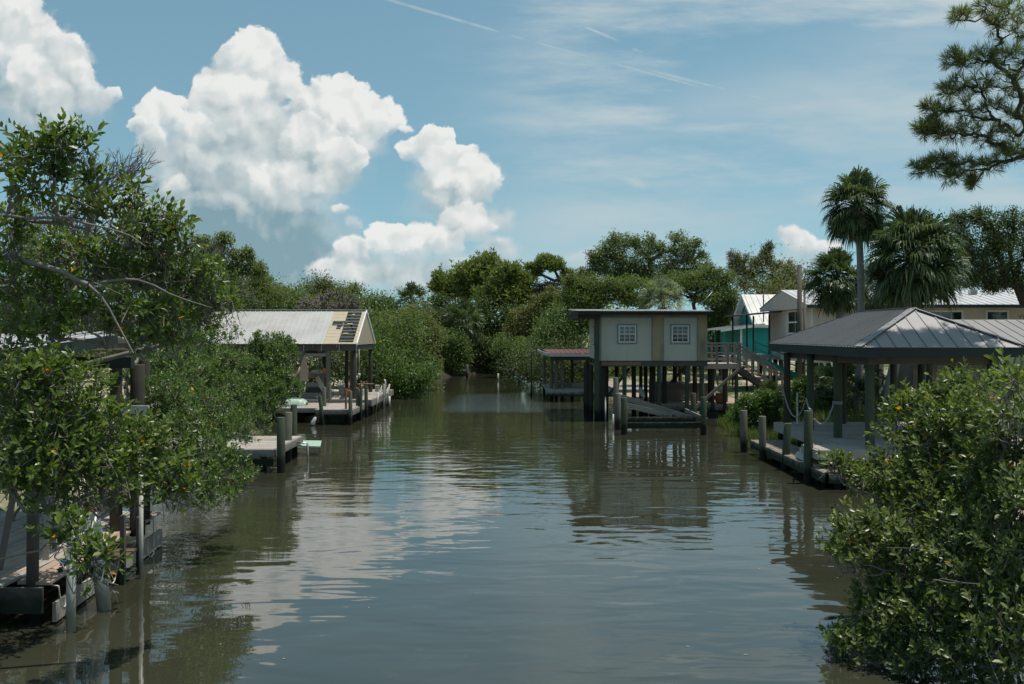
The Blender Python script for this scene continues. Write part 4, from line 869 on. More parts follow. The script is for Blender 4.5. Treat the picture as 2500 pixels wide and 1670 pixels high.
    q.build('hull', M['skiff'], S); k = MB(); k.beam((c0.x, 45.7, 1.02), (c1.x-.3, 45.7, 1.02), .04, .04); k.build('keel', M['skiff'], S)
    # clutter beneath the roof
    def part_box(nm, q0, q1, d_, dep, mt, lb, cat, parent=None):
        a, b = at(zd(*q0), d_), at(zd(*q1), d_); x0, x1 = sorted((a.x, b.x)); w0, w1 = sorted((a.z, b.z)); m_ = MB().box(x0, x1, d_, d_+dep, w0, w1)
        return m_.build(nm, M[mt], parent, bevel=.01, **({} if parent else dict(label=lb, cat=cat)))
    W = thing('workbench', (-10.5, 48.6, .8), 'long cluttered wooden workbench beneath the boathouse roof', 'workbench')
    a, b = at(zd(330, 350), 48.6), at(zd(1165, 330), 48.6); MB().box(a.x, b.x, 48.4, 49.4, a.z-.06, a.z).build('bench_top', M['white_old'], W); MB().box(b.x-1.6, b.x, 48.3, 48.39, a.z-.26, a.z-.03).build('apron', M['wood_red'], W)
    for x in (a.x+.2, b.x-.2, (a.x+b.x)/2): MB().box(x-.05, x+.05, 48.6, 48.7, .8, a.z-.06).build('leg', M['beam_grey'], W)
    # things on the bench
    rs = random.Random(5)
    for x, w_, h, mt, lb in ((-12.3, .45, .55, 'blue', 'blue bin on the left part of the workbench'), (-9.75, .3, .12, 'white_old', 'white tray on the workbench'), (-9.25, .25, .2, 'orange', 'small orange box on the right end of the workbench'), (-10.6, .5, .10, 'steel', 'flat metal box on the middle of the workbench')):
        MB().box(x, x+w_, 48.5, 48.9, a.z+.002, a.z+h).build('storage_box', M[mt], label=lb, cat='box', bevel=.012)
    h = MB(); c = at(zd(1060, 290), 48.8); h.tube([c+Vector((math.cos(t)*.17, 0, math.sin(t)*.3)) for t in np.linspace(-.2, 2.6, 12)], .014, 6); h.build('bent_hose', M['white_old'], label='thin white bent hose on the workbench', cat='hose')
    part_box('shelf_board', (830, 75), (1170, 118), 48.9, .35, 'white_old', 'pale shelf board hanging under the boathouse eave', 'shelf')
    for (x0_, x1_, lb) in ((835, 1040, 'dark teal kayak stored under the boathouse roof, left'), (1050, 1180, 'dark teal kayak stored under the boathouse roof, right')):
        a_, b_ = at(zd(x0_-120, 45), 49.6), at(zd(x1_, 45), 49.6); MB().tube([a_.lerp(b_, t) for t in (0, .1, .3, .7, .9, 1)], [.02, .12, .19, .19, .12, .02], 12).build('kayak', M['kayak'], label=lb, cat='kayak', group='kayaks stored under the boathouse roof')
    c = at(zd(1045, 45), 49.2); MB().box(c.x-.06, c.x+.06, 49.2, 49.35, c.z-.16, c.z+.16).build('life_vest', M['orange'], label='orange life vest hanging between the stored kayaks', cat='vest', bevel=.03)
    cl = MB(); pts = [(830, 115), (850, 130), (895, 330), (890, 480), (800, 470), (790, 540), (775, 470), (770, 330), (800, 200)]
    cl.poly([at(zd(*q), 47.55) for q in pts], .025, (0, 1, 0)); cl.build('hanging_cloth', M['cloth'], label='tan cloth hanging from the left boathouse post', cat='cloth')
    MB().tube([at(zd(*q), 47.6) for q in ((780, 270), (755, 350), (700, 400), (640, 370), (610, 340))], .06, 8).build('hose_coil', M['cloth'], label='tan rolled canvas sagging left of the hanging cloth', cat='canvas')
    MB().beam(at(zd(1020, 410), 48.2), at(zd(1130, 620), 47.75), .22, .03, (0, 1, 0)).build('leaning_board', M['beam_pale'], label='wide board leaning against the bench in the boathouse', cat='board')
    part_box('glass_tank', (858, 495), (1030, 565), 48.6, .4, 'blind', 'glass tank on the floor beneath the workbench', 'tank'); part_box('black_crate', (850, 570), (1060, 640), 48.4, .5, 'iron', 'black crate beneath the glass tank', 'crate')
    Pd = thing('pedestal_table', at(zd(1360, 660), 49.4), 'grey pedestal table with a wide white top on the cluttered dock', 'table')
    part_box('pedestal', (1330, 550), (1390, 665), 49.3, .3, 'beam_grey', 0, 0, Pd); part_box('table_top', (1312, 515), (1405, 548), 49.25, .4, 'white_old', 0, 0, Pd)
    part_box('mooring_block', (1850, 530), (1905, 625), 51.0, .3, 'beam_pale', 'short square bollard block at the far dock edge', 'bollard'); part_box('pale_plank', (1225, 615), (1345, 650), 49.8, .6, 'white_old', 'pale plank lying on the dock beside the pedestal table', 'board')
    part_box('brown_plank', (1390, 588), (1480, 622), 50.6, .6, 'deck_brown', 'brown plank lying behind the thin rusty post', 'board')
    Bn = thing('rusty_bench', at(zd(1715, 600), 51.7), 'rusty brown bench near the far end of the cluttered dock', 'bench')
    part_box('seat', (1625, 508), (1825, 522), 51.5, .3, 'pile_rust', 0, 0, Bn); part_box('backrest', (1695, 480), (1735, 507), 51.85, .05, 'pile_rust', 0, 0, Bn)
    for lx in (1640, 1715, 1800): part_box('leg', (lx, 524), (lx+14, 600), 51.6, .08, 'pile_rust', 0, 0, Bn)
    # seat cluttered with ropes, pots and scraps
    rs = random.Random(9)
    for i, (x, y, nm, mt, lb) in enumerate([(-7.6, 50.2, 'paint_bucket', 'white_old', 'white bucket on the cluttered dock right of the dark post'), (-9.3, 48.5, 'crab_trap', 'iron', 'small black crab trap between the two front posts of the boathouse'), (-8.4, 50.6, 'paint_bucket', 'orange', 'orange bucket on the cluttered dock behind the leaning board'), (-7.1, 53.5, 'crab_trap', 'pile_grey', 'grey crab trap near the far edge of the cluttered dock')]):
        q = MB()
        if 'bucket' in nm: q.tube([(x, y, .81), (x, y, .84), (x, y, 1.12), (x, y, 1.13)], [.12, .125, .15, .15], 14)
        else:
            for a in (0, .5):
                for b in (0, .4): q.box(x+a, x+a+.025, y+b, y+b+.025, .81, 1.16)
            for zz in (.83, .95, 1.05, 1.15): q.box(x, x+.525, y-.004, y+.021, zz, zz+.02); q.box(x, x+.525, y+.4, y+.42, zz, zz+.02)
            for t in range(6): q.box(x+.05+t*.08, x+.065+t*.08, y-.008, y-.002, .82, 1.16)
        q.build(nm, M[mt], label=lb, cat='bucket' if 'bucket' in nm else 'trap')
    for x, y0_, y1_, lb in ((1588, 70, 400, 'white rope hanging from the boathouse eave, the left one'), (1625, 30, 360, 'white rope hanging from the boathouse eave, the right one')):
        p, q_ = at(zd(x, y0_), 48.3), at(zd(x, y1_), 48.3); p.z = 3.2; R = MB(); R.tube([p, q_], .014, 5); R.tube([q_, q_-Vector((0,0,.08)), q_-Vector((0,0,.2))], [.05, .07, .03], 8); R.build('hanging_rope', M['rope'], label=lb, cat='rope', group='ropes hanging from the boathouse eave')
left_boathouse()

def small_dock():
    T = thing('small_dock', (-9, 30, -.3), 'small square grey plank dock on the left bank in front of the boathouse', 'dock')
    z = .65; d = MB(); deck(d, -12.4, -6.85, 28.6, 32.3, z, 'x', w=.16, gap=.02); d.build('deck_boards', M['deck_grey'], T)
    rb = MB(); rb.box(-12.4, -6.85, 28.53, 28.59, z-.22, z-.012); rb.box(-6.84, -6.78, 28.6, 32.3, z-.22, z-.012); rb.build('rim_beam', M['beam_grey'], T); MB().box(-12.3, -6.9, 28.75, 28.82, z-.5, z-.30).build('lower_beam', M['wood_dark'], T)
    for x, y in ((-7.2, 28.9), (-7.2, 32), (-10, 28.9)): piling(x, y, z-.06, .1, 'pile_dark', parent=T, name='post')
    for x, y, tp, mt, r, lb in ((-6.58, 28.45, 1.58, 'pile_green', .12, 'nearest dark green piling of the three at the small dock'), (-7.0, 31.0, 1.52, 'pile_grey', .12, 'middle grey piling of the three at the small dock'), (-7.18, 32.9, 1.62, 'pile_green', .11, 'farthest green piling of the three at the small dock')):
        piling(x, y, tp, r, mt, label=lb, name='mooring_piling', group='pilings at the small dock')
    MB().tube([(-6.8, 31.4, .55), (-6.45, 31.4, .5), (-6.42, 31.4, -.3)], .035, 8).build('dock_ladder_rail', M['steel'], T)
    q = MB(); q.poly([(-7.2, 32.9, .44), (-6.35, 33.2, .40), (-6.2, 32.2, .32), (-7.0, 32.1, .36)], .04); q.build('green_board', M['skiff'], label='pale green board poking out from the small dock', cat='board')
    for x, y in ((z3(463, 0)[0], 35.0),): piling((x-CX)/F*y, y, 1.7, .09, 'pile_grey', label='grey piling half hidden in the mangroves behind the small dock', name='mooring_piling')
    MB().tube([at(z3(542, 1100), 34), at(z3(548, 980), 34)], .03, 6).build('plastic_pipe', M['pvc'], label='thin pale pipe in the mangroves above the small dock', cat='pipe')
small_dock()

# ------------------------------------------------------------------ left foreground dock and its boathouse roof
def near_dock():
    D = thing('foreground_dock', (-7.5, 16, -.3), 'weathered red brown plank dock with ropes and a ladder in the left foreground', 'dock')
    z = .60
    d = MB(); w = .145
    # long boards along the water, then the cross-laid deck behind them
    xe = lambda y: -6.30-(y-13.7)*.07
    for i in range(3):
        o = i*(w+.012); y0, y1 = 13.55+i*.02, 18.9
        ym = 16.1+.3*i
        for a, b in ((y0, ym-.006), (ym+.006, y1)): d.add([(xe(a)-o-w, a, z-.038), (xe(a)-o, a, z-.038), (xe(b)-o, b, z-.038), (xe(b)-o-w, b, z-.038), (xe(a)-o-w, a, z), (xe(a)-o, a, z), (xe(b)-o, b, z), (xe(b)-o-w, b, z)], [(0,3,2,1),(4,5,6,7),(0,1,5,4),(1,2,6,5),(2,3,7,6),(3,0,4,7)])
    d.build('edge_board', wood('red_brown_boards', (.22,.155,.12), (.46,.37,.30), (7,.7,7), warm=(.40,.25,.17)), D)
    e = MB(); deck(e, -10.6, -6.86, 13.4, 17.0, z-.006, 'y', w=.15, gap=.015); deck(e, -10.8, -7.2, 17.02, 19.0, z-.006, 'y', w=.15, gap=.015); e.build('deck_boards', M['deck_grey'], D)
    rb = MB(); rb.beam((xe(13.6)+.03, 13.62, .17), (xe(18.8)+.03, 18.8, .17), .05, .26); rb.build('rim_beam', M['beam_side'], D)
    r2 = MB(); r2.box(-8.5, -6.35, 13.44, 13.5, .20, .55); r2.box(-8.5, -6.9, 13.30, 13.36, .1, .45); r2.build('end_beam', M['wood_dark'], D)
    for x, y in ((-6.62, 13.8), (-6.9, 15.7), (-7.05, 17.6), (-8.6, 13.8)): piling(x, y, z-.06, .11, 'pile_green', parent=D, name='post')
    # ladder on the side, further off
    Ld = MB()
    for zz in (.30, -.02): Ld.poly([(-6.50, 15.84, zz+.14), (-6.14, 15.84, zz+.14), (-6.18, 16.42, zz+.14), (-6.54, 16.42, zz+.14)], .035)
    Ld.build('ladder_rung', M['wood_red'], D)
    for y in (15.80, 16.48): MB().box(-6.21, -6.14, y-.04, y+.04, -.5, 1.10 if y < 16 else .95).build('ladder_side', M['wood_dark'], D)
    B = thing('boat_shelter', (-7.5, 16, .6), 'dark timber boat shelter with a pale metal roof behind the left mangrove', 'boat shelter')
    for x, y, r_, tp in ((-6.56, 13.62, .080, 3.6), (-6.80, 17.1, .105, 3.5), (-6.72, 18.2, .10, 3.5), (-6.35, 17.6, .0, 0), (-10.3, 13.6, .11, 3.5), (-10.3, 18.6, .11, 3.5)):
        if r_: piling(x, y, tp, r_, 'wood_dark' if r_ < .09 else 'pile_dark', parent=B, name='post', bot=.5)
    piling(-6.47, 17.2, 3.45, .125, 'pile_dark', parent=B, name='post', bot=.5)
    r = MB(); ribbed(r, [(-11, 13.0, 3.72), (-6.35, 13.0, 3.80), (-6.35, 15.9, 3.97), (-11, 15.9, 3.97)], .3); ribbed(r, [(-11, 19.2, 3.68), (-6.8, 19.2, 3.68), (-6.4, 15.905, 3.97), (-11, 15.9, 3.97)], .3)
    r.build('roof', M['roof_bright'], B)
    f = MB(); f.beam((-6.32, 13.0, 3.72), (-6.32, 15.9, 3.88), .05, .16); f.box(-11, -6.35, 12.95, 12.99, 3.56, 3.70); f.box(-10.9, -6.2, 16.2, 16.35, 3.42, 3.6); f.box(-10.9, -6.3, 13.5, 13.62, 3.42, 3.58)
    f.build('roof_beam', M['fascia'], B)
    MB().box(-8.6, -6.9, 15.7, 15.95, 3.985, 4.01).build('ridge_strip', M['roof_red'], B, label='red metal ridge strip')
    q = MB(); c = at(z6(1040, 785), 16.2); q.box(c.x-.22, c.x+.22, 16.15, 16.2, c.z-.06, c.z+.07); q.build('fish_board', M['white_old'], label='pale board nailed across the thick dark post of the shelter', cat='board')
    # three white pipes in the water
    MB().tube([(-5.90, 13.3, -.8), (-5.88, 13.3, 1.75)], .062, 12).build('plastic_pipe', M['pvc'], label='straight white pipe standing in the water at the near dock edge', cat='pipe')
    a, b = at(z4(700, 1068), 14.4), at(z4(622, 418), 14.5); a2 = a+(a-b)*.4
    mb = MB(); mb.tube([a2, b], .098, 16); mb.build('leaning_pipe', M['pvc'], label='thick white pipe leaning left beside the foreground dock', cat='pipe')
    c = at(z4(947, 860), F*CAMZ/(z4(0, 860)[1]-HZ)); MB().tube([(c.x, c.y, -.6), (c.x, c.y, 2.0)], .035, 10).build('plastic_pipe', M['pvc'], label='thin white pipe beside the ladder of the foreground dock', cat='pipe')
    h = MB(); p = at(z4(745, 500), 17.3); h.tube([p, p+Vector((0,0,.95)), p+Vector((.02,0,1.02)), p+Vector((.06,0,1.03))], .02, 8); h.build('grab_rail', M['steel'], label='bent steel grab rail at the top of the dock ladder', cat='rail')
    # cleats, ropes, bits of tackle on the edge
    def cleat(x, y, lb):
        c = MB(); c.box(x-.02, x+.02, y-.05, y+.05, z+.001, z+.04); c.tube([(x, y-.12, z+.06), (x, y-.05, z+.05), (x, y+.05, z+.05), (x, y+.12, z+.06)], [.01, .018, .018, .01], 8); c.build('cleat', M['iron'], label=lb, cat='cleat', group='cleats on the foreground dock')
    cleat(xe(14.15)-.08, 14.15, 'black cleat with rope at the near corner of the dock'); cleat(xe(15.3)-.05, 15.3, 'dark cleat halfway along the dock edge behind the leaning pipe'); cleat(xe(18.5)-.1, 18.5, 'cleat at the far corner of the foreground dock')
    e0 = lambda y, dx=0, dz=0: (xe(y)+dx, y, z+dz)
    rope('mooring_rope', [e0(14.15, -.06, .04), e0(14.12, .04, .0), e0(13.95, .06, -.42), e0(13.75, .04, -.1), e0(13.7, -.25, .05)], .011, 'rope', 'looped pale rope over the near corner of the foreground dock', [0, .02, .12, .03])
    rope('mooring_rope', [e0(14.18, .02, .03), e0(14.15, .08, -.3), e0(14.0, .13, -.62)], .010, 'rope', 'pale rope hanging from the black cleat into the water', .02)
    rope('mooring_rope', [e0(14.2, .01, .03), e0(14.15, .07, -.6)], .012, 'rope_dark', 'dark strap hanging beside the pale rope into the water', .02)
    rope('mooring_rope', [e0(15.3, 0, .05), e0(15.2, .08, -.62)], .010, 'rope', 'straight pale rope hanging from the middle cleat', .0)
    rope('mooring_rope', [e0(15.3, 0, .05), e0(15.5, .14, -.42), e0(15.9, .18, -.2), e0(16.6, .04, .03)], .011, 'rope', 'pale rope looping below the edge behind the leaning pipe', [.05, .22, .03])
    rope('mooring_rope', [e0(18.5, -.08, .04), e0(18.2, .06, 0), e0(17.9, .16, -.55), e0(17.3, .12, .02)], .011, 'rope', 'pale rope looping down at the far corner past the thin pipe', [.0, .35, .25])
    rope('mooring_rope', [(-7.1, 16.9, z+.02), (-7.0, 17.4, z+.02), (-6.8, 17.3, z+.02), (-6.75, 17.9, z+.02)], .012, 'rope', 'pale rope lying in a loose curl on the far part of the dock', 0)
    for x, y, mt, lb in ((-6.52, 14.55, 'blue', 'small blue and white tackle reel on the dock edge'),):
        q = MB(); q.tube([(x-.06, y, z+.05), (x+.06, y, z+.05)], .045, 12); q.tube([(x-.065, y, z+.05), (x-.062, y, z+.05)], .055, 12); q.build('tackle_reel', M[mt], label=lb, cat='reel')
    q = MB()
    for i in range(5): q.tube([(-7.02+.02*i, 14.9, z), (-7.0+.025*i, 14.95, z+.75), (-6.96+.02*i, 15.0, z+1.5)], .012, 5)
    q.build('hanging_net', M['white_old'], label='pale net hanging on the near dark post of the dock', cat='net')
near_dock()

def floating_leaves():
    rs = np.random.default_rng(4); n = 34; vs = MB()
    for i in range(n):
        y = rs.uniform(11, 30); x = rs.uniform(-5.5, 6.5); a = rs.uniform(0, 6.3); L = rs.uniform(.018, .04); d = Vector((math.cos(a), math.sin(a), 0)); p = Vector((x, y, .006)); s_ = Vector((-d.y, d.x, 0))*L*.3
        vs.add([p-d*L, p+s_, p+d*L, p-s_], [(0, 3, 2, 1)])
    vs.build('floating_leaves', plain('fallen_leaf', (.45,.33,.14), .7), kind='stuff', label='tiny fallen leaves drifting on the canal', cat='leaves')
floating_leaves()
# ------------------------------------------------------------------ vegetation
def nrm(a): return a/np.maximum(np.linalg.norm(a, axis=-1, keepdims=True), 1e-9)
def rdir(n): return nrm(rng.normal(size=(n, 3)))
def leaf_quads(c, d, nn, L, W, fold=.25):
    """simple folded leaves: centre, direction, normal, length, width -> 4 points, 2 triangles each"""
    n = len(c); s = nrm(np.cross(d, nn)); up = nrm(np.cross(s, d)); L = np.broadcast_to(L, (n,))[:, None]; W = np.broadcast_to(W, (n,))[:, None]
    v = np.stack([c-d*L/2, c+s*W/2+up*W*fold, c+d*L/2, c-s*W/2+up*W*fold], 1).reshape(-1, 3); b = np.arange(n)[:, None]*4
    return v, np.concatenate([b+[0, 1, 2], b+[0, 2, 3]])
def leaf_full(c, d, nn, L, W):
    """broad leaf with midrib fold and a bent tip: 8 points"""
    n = len(c); s = nrm(np.cross(d, nn)); up = nrm(np.cross(s, d)); L = np.broadcast_to(L, (n,))[:, None]; W = np.broadcast_to(W, (n,))[:, None]
    P = lambda t, w, h: c+d*L*t+s*W*w+up*(W*h)
    v = np.stack([P(0, 0, 0), P(.34, .44, .10), P(.34, -.44, .10), P(.34, 0, -.03), P(.70, .42, .03), P(.70, -.42, .03), P(.70, 0, -.09), P(1.0, 0, -.26)], 1).reshape(-1, 3)
    b = np.arange(n)[:, None]*8
    return v, np.concatenate([b+[0,1,3], b+[0,3,2], b+[4,7,6], b+[6,7,5]]), np.concatenate([b+[1,4,6,3], b+[3,6,5,2]])
def tubes(P, R, n=5):
    """batch of bent tapered tubes, P (k, m, 3), R (k, m)"""
    k, m, _ = P.shape; t = nrm(P[:, -1]-P[:, 0]); ref = np.where(np.abs(t[:, 2:3]) > .9, np.array([[1., 0, 0]]), np.array([[0, 0, 1.]])); a = nrm(np.cross(t, ref)); b = np.cross(t, a)
    an = np.arange(n)/n*2*np.pi
    ring = a[:, None, None]*np.cos(an)[None, None, :, None]+b[:, None, None]*np.sin(an)[None, None, :, None]
    v = (P[:, :, None]+ring*R[:, :, None, None]).reshape(-1, 3)
    i, j = np.meshgrid(np.arange(m-1), np.arange(n), indexing='ij'); f = np.stack([i*n+j, i*n+(j+1) % n, (i+1)*n+(j+1) % n, (i+1)*n+j], -1).reshape(-1, 4)
    return v, (f[None]+(np.arange(k)*m*n)[:, None, None]).reshape(-1, 4)
def join(parts):
    """parts: list of (verts, tri or None, quad or None)"""
    vs, fs = [], {3: [], 4: []}; o = 0
    for p in parts:
        vs.append(p[0])
        for f in p[1:]:
            if f is not None and len(f): fs[f.shape[1]].append(f+o)
        o += len(p[0])
    return np.concatenate(vs), [np.concatenate(f) for f in fs.values() if f]
def network(root, nodes, r0, rtip=.01, bend=.12, pw=.55, gravity=0):
    """limbs that join every node to the trunk by the shortest easy way"""
    root = np.atleast_2d(root); pts = [root[0]]; par = [-1]; plen = [0.]
    order = np.argsort(np.linalg.norm(nodes-root[0], axis=1))
    for q in nodes[order]:
        A = np.array(pts); d = np.linalg.norm(A-q, axis=1)+.25*np.array(plen); j = int(np.argmin(d)); pts.append(q); par.append(j); plen.append(plen[j]+np.linalg.norm(A[j]-q))
    w = np.ones(len(pts))
    for i in range(len(pts)-1, 0, -1): w[par[i]] += w[i]
    rad = rtip+(r0-rtip)*(w/w[0])**pw
    P, R = [], []
    for i in range(1, len(pts)):
        a, b = pts[par[i]], pts[i]; L = np.linalg.norm(b-a); ts = np.array([0, .3, .65, 1.])[:, None]; o = rng.normal(size=(2, 3))*L*bend; o[:, 2] += L*.06
        q = a+(b-a)*ts; q[1] += o[0]; q[2] += o[1]*.8; P.append(q); ra = min(rad[par[i]], rad[i]*1.6); R.append(np.linspace(ra, rad[i], 4))
    return np.array(P), np.array(R), np.array(pts)
def blob_world(blobs, d, thick=1.0):
    out = []
    for b in blobs:
        dd = d+(b[4] if len(b) > 4 else 0); c = np.array(px(b[0], b[1], dd)); rx, rz = b[2]/F*dd, b[3]/F*dd; out.append((c, np.array([rx, (rx+rz)/2*thick, rz])))
    return out
def sub_clumps(bw, per, shell=.45):
    per = per*1.35
    """clump centres through the crown, denser towards its skin; irregular"""
    C, S, O = [], [], []
    for c, r in bw:
        n = max(3, int(per)); u = rdir(n); rad = rng.random(n)**shell; C.append(c+u*rad[:, None]*r); S.append(np.full(n, r.mean())*rng.uniform(.26, .52, n)); O.append(u)
    return np.concatenate(C), np.concatenate(S), np.concatenate(O)

def tree(name, label, cat, d, base, blobs, n=5000, leaf=None, mat='leaf_far', bark='bark', group=None, r0=.16, per=16, aspect=.5, shell=.5, part='crown', lean=0, pine=False, flat=1.0, thick=1.0, ground=.4, bare=0, droop=0.):
    bw = blob_world(blobs, d, thick); leaf = leaf or max(.09, d*.0023)
    if pine or name == 'oak_tree': bw = [(c-np.array([0, 0, r[2]*.2]), r*np.array([1, 1, 1.35])) for c, r in bw]
    bx_ = (base-CX)/F*d; T = thing(name, (bx_, d, ground), label, cat, group)
    n = int(n*1.7); C, S, O = sub_clumps(bw, per, shell); m = len(C)
    wts = S**2; k = rng.choice(m, n, p=wts/wts.sum())
    pts = C[k]+np.clip(rng.normal(size=(n, 3)), -1.7, 1.7)*(S[k]*(.72 if d < 60 else .85))[:, None]*np.array([1, 1, flat])
    if pine:
        # tufts of needles: small stars that point up and outward
        nt = n//7; kk = rng.choice(m, nt, p=wts/wts.sum()); tc = C[kk]+np.clip(rng.normal(size=(nt, 3)), -1.7, 1.7)*(S[kk]*.85)[:, None]*np.array([1, 1, flat]); td = nrm(O[kk]*.5+[0, 0, .8]+rng.normal(size=(nt, 3))*.35)
        c = np.repeat(tc, 7, 0); dr = nrm(np.repeat(td, 7, 0)*.55+rdir(nt*7)*.75); L = leaf*rng.uniform(1.1, 1.8, nt*7); v, f = leaf_quads(c+dr*L[:, None]/2, dr, rdir(nt*7), L, leaf*.34)
    else:
        dr = nrm(O[k]*.4+rdir(n)+np.array([0, 0, .15-droop])); nn = nrm(rdir(n)*.8+np.array([0, 0, .75])); L = leaf*rng.uniform(.7, 1.35, n); v, f = leaf_quads(pts, dr, nn, L, L*aspect)
    np_mesh(part, v, [f], M[mat], T)
    root = np.array([bx_, d, ground-.3]); top = np.array([c for c, r in bw]).mean(0)
    nodes = np.concatenate([np.array([c-[0, 0, r[2]*.2] for c, r in bw]), C[rng.random(m) < .55]])
    fork = root+(np.array([bx_*.6+top[0]*.4+lean, d, top[2]])-root)*.45
    P, R, _ = network(fork, nodes, r0, max(.012, d*.0003)); P0 = np.stack([root+(fork-root)*t for t in (0, .35, .7, 1.)])[None]; P0[:, 1:3] += rng.normal(size=(1, 2, 3))*.06*np.linalg.norm(fork-root)*[1, 1, 0]
    tv = [tubes(P0, np.array([[r0*1.35, r0*1.15, r0*1.05, r0]]), 8), tubes(P, R, 5)]
    if bare:
        kb = rng.integers(0, len(nodes), bare); a = nodes[kb]; b = a+nrm(nrm(a-top)+rdir(bare)*.8)*(float(S.mean())*rng.uniform(.8, 2.2, bare))[:, None]; q = np.stack([a, (a+b)/2+rng.normal(size=(bare, 3))*.06, b], 1); tv.append(tubes(q, np.tile([.018, .012, .005], (bare, 1))*(d/40+.4), 3))
    v, f = join([(a, b) for a, b in tv]); np_mesh('trunk', v, f, M[bark], T, smooth=True)
    return T
def S(fn, *bl): return [(fn(b[0], b[1])[0], fn(b[0], b[1])[1], b[2]*k_[fn], b[3]*k_[fn])+tuple(b[4:]) for b in bl]
k_ = {z1: .2998, z2: .4145, z3: .3316, z4: .3635, z5: .3827, z6: .3189, z7: .523, zb: .4785, zc: .2934, zo: .2981, zd: .17036}

# ---- far wood that reads as one mass, behind everything
def far_wood():
    n = 60000; X = rng.uniform(-150, 150, n); Y = 112+rng.uniform(0, 26, n); top = 6.1+1.0*np.sin(X*.21)+.8*np.sin(X*.53+1)+.5*np.sin(X*1.3+2)
    top = np.where(X > -2, top+.8, top); Z = .3+rng.random(n)**.6*top*(1-(Y-112)/120); c = np.stack([X, Y, Z], 1)+rng.normal(size=(n, 3))*.25
    v, f = leaf_quads(c, rdir(n), nrm(rdir(n)+[0, -.3, .8]), rng.uniform(.3, .75, n), .3)
    # sides, for woods beyond both banks
    m = 40000; side = rng.random(m) < .5; X = np.where(side, rng.uniform(-70, -26, m), rng.uniform(34, 75, m)); Y = rng.uniform(15, 112, m); keep = np.where(side, Y > 25, Y > 60); X, Y = X[keep], Y[keep]
    hill = 5.0+1.2*np.sin(X*.4)+np.sin(Y*.33); Z = .5+rng.random(len(X))**.5*hill; c = np.stack([X, Y, Z], 1)
    v2, f2 = leaf_quads(c, rdir(len(X)), nrm(rdir(len(X))+[0, -.2, .8]), rng.uniform(.4, .9, len(X)), .4)
    vv, ff = join([(v, f), (v2, f2)]); np_mesh('far_wood', vv, ff, M['leaf_far'], kind='stuff', label='mass of green woods beyond the banks', cat='woods')
far_wood()

# ---- trees at the head of the canal
PG = 'pines at the head of the canal'
tree('pine_tree', 'broad rounded pine at the head of the canal, the largest one', 'tree', 106, zc(455,0)[0], S(zc, (640,330,105,50), (560,400,150,60), (480,470,170,60), (300,520,90,50), (250,460,50,30), (230,560,60,35), (400,560,130,60), (560,560,120,60)), 9000, .34, 'needle_far', 'bark', PG, .3, 20, pine=True, flat=.85, shell=.55)
tree('pine_tree', 'domed pine just right of the largest pine', 'tree', 103, zc(840,0)[0], S(zc, (860,420,130,50), (780,500,140,60), (950,500,100,50), (680,620,150,60), (850,620,170,60), (1010,600,90,50)), 8500, .34, 'needle_far', 'bark', PG, .3, 20, pine=True, flat=.85, shell=.55)
tree('pine_tree', 'lone flat topped pine with bare limbs above the wood', 'tree', 100, zc(1150,0)[0], S(zc, (1130,335,95,35), (1230,370,75,32), (1320,430,50,35), (1010,385,45,25), (1060,420,40,22), (1290,500,45,28), (1100,370,60,25)), 3600, .30, 'needle_far', 'bark_dark', PG, .22, 13, pine=True, flat=.7, shell=.7)
def nest():
    c = np.array(px(*zc(1150, 578), 99.6)); n = 420; u = rdir(n); p = c+u*np.array([1.5, 1.2, .95])*rng.uniform(.5, 1, n)[:, None]*.9; dr = nrm(rdir(n)*[1, 1, .35]); q = np.stack([p-dr*.7, p, p+dr*.7], 1); v, f = tubes(q, np.tile([.03, .04, .02], (n, 1)), 3)
    np_mesh('bird_nest', v, [f], M['wood_dark'], label='large dark stick nest in the lone flat topped pine', cat='nest')
nest()
tree('bank_bush', 'dark thicket closing off the far end of the canal', 'bush', 97.5, zc(600,0)[0], S(zc, (480,1190,70,60), (560,1150,80,80), (650,1180,80,70), (740,1150,70,90), (560,1050,120,60), (700,1060,100,60), (600,1240,120,22), (500,1255,60,18), (620,1262,70,18), (720,1258,50,18)), 6000, .24, 'leaf_dark', 'bark_dark', None, r0=.1)
tree('bank_tree', 'dark dense tree beneath the largest pine at the head of the canal', 'tree', 101, zc(560,0)[0], S(zc, (430,760,150,100), (230,700,130,70), (640,740,140,80), (560,900,140,110), (700,960,100,120), (850,800,110,90)), 8000, .26, 'leaf_dark', 'bark_dark', 'trees at the head of the canal')
tree('bank_tree', 'olive green tree right of the dark tree at the canal head', 'tree', 97, zc(900,0)[0], S(zc, (1000,780,140,90), (900,900,120,90), (1100,700,120,80), (1080,880,110,100), (1200,640,110,70)), 8000, .24, 'leaf_olive', 'bark', 'trees at the head of the canal')
tree('mangrove_bush', 'bushy mangrove standing in the water right of the canal head', 'mangrove', 89, zc(870,0)[0], S(zc, (860,1080,120,110), (770,1050,70,90), (900,1190,120,90), (800,1200,80,80), (960,1120,90,110)), 6500, .20, 'leaf_far', 'bark_dark', 'mangroves on the right bank', r0=.1)
tree('mangrove_bush', 'tall mangrove on the right bank behind the red roofed boathouse', 'mangrove', 80, zc(1180,0)[0], S(zc, (1180,900,150,110), (1060,1000,100,110), (1300,780,130,110), (1420,700,120,90), (1330,980,150,110), (1130,1120,110,100), (1450,880,110,110), (1300,1150,170,90)), 9500, .18, 'leaf_far', 'bark', 'mangroves on the right bank', r0=.13)
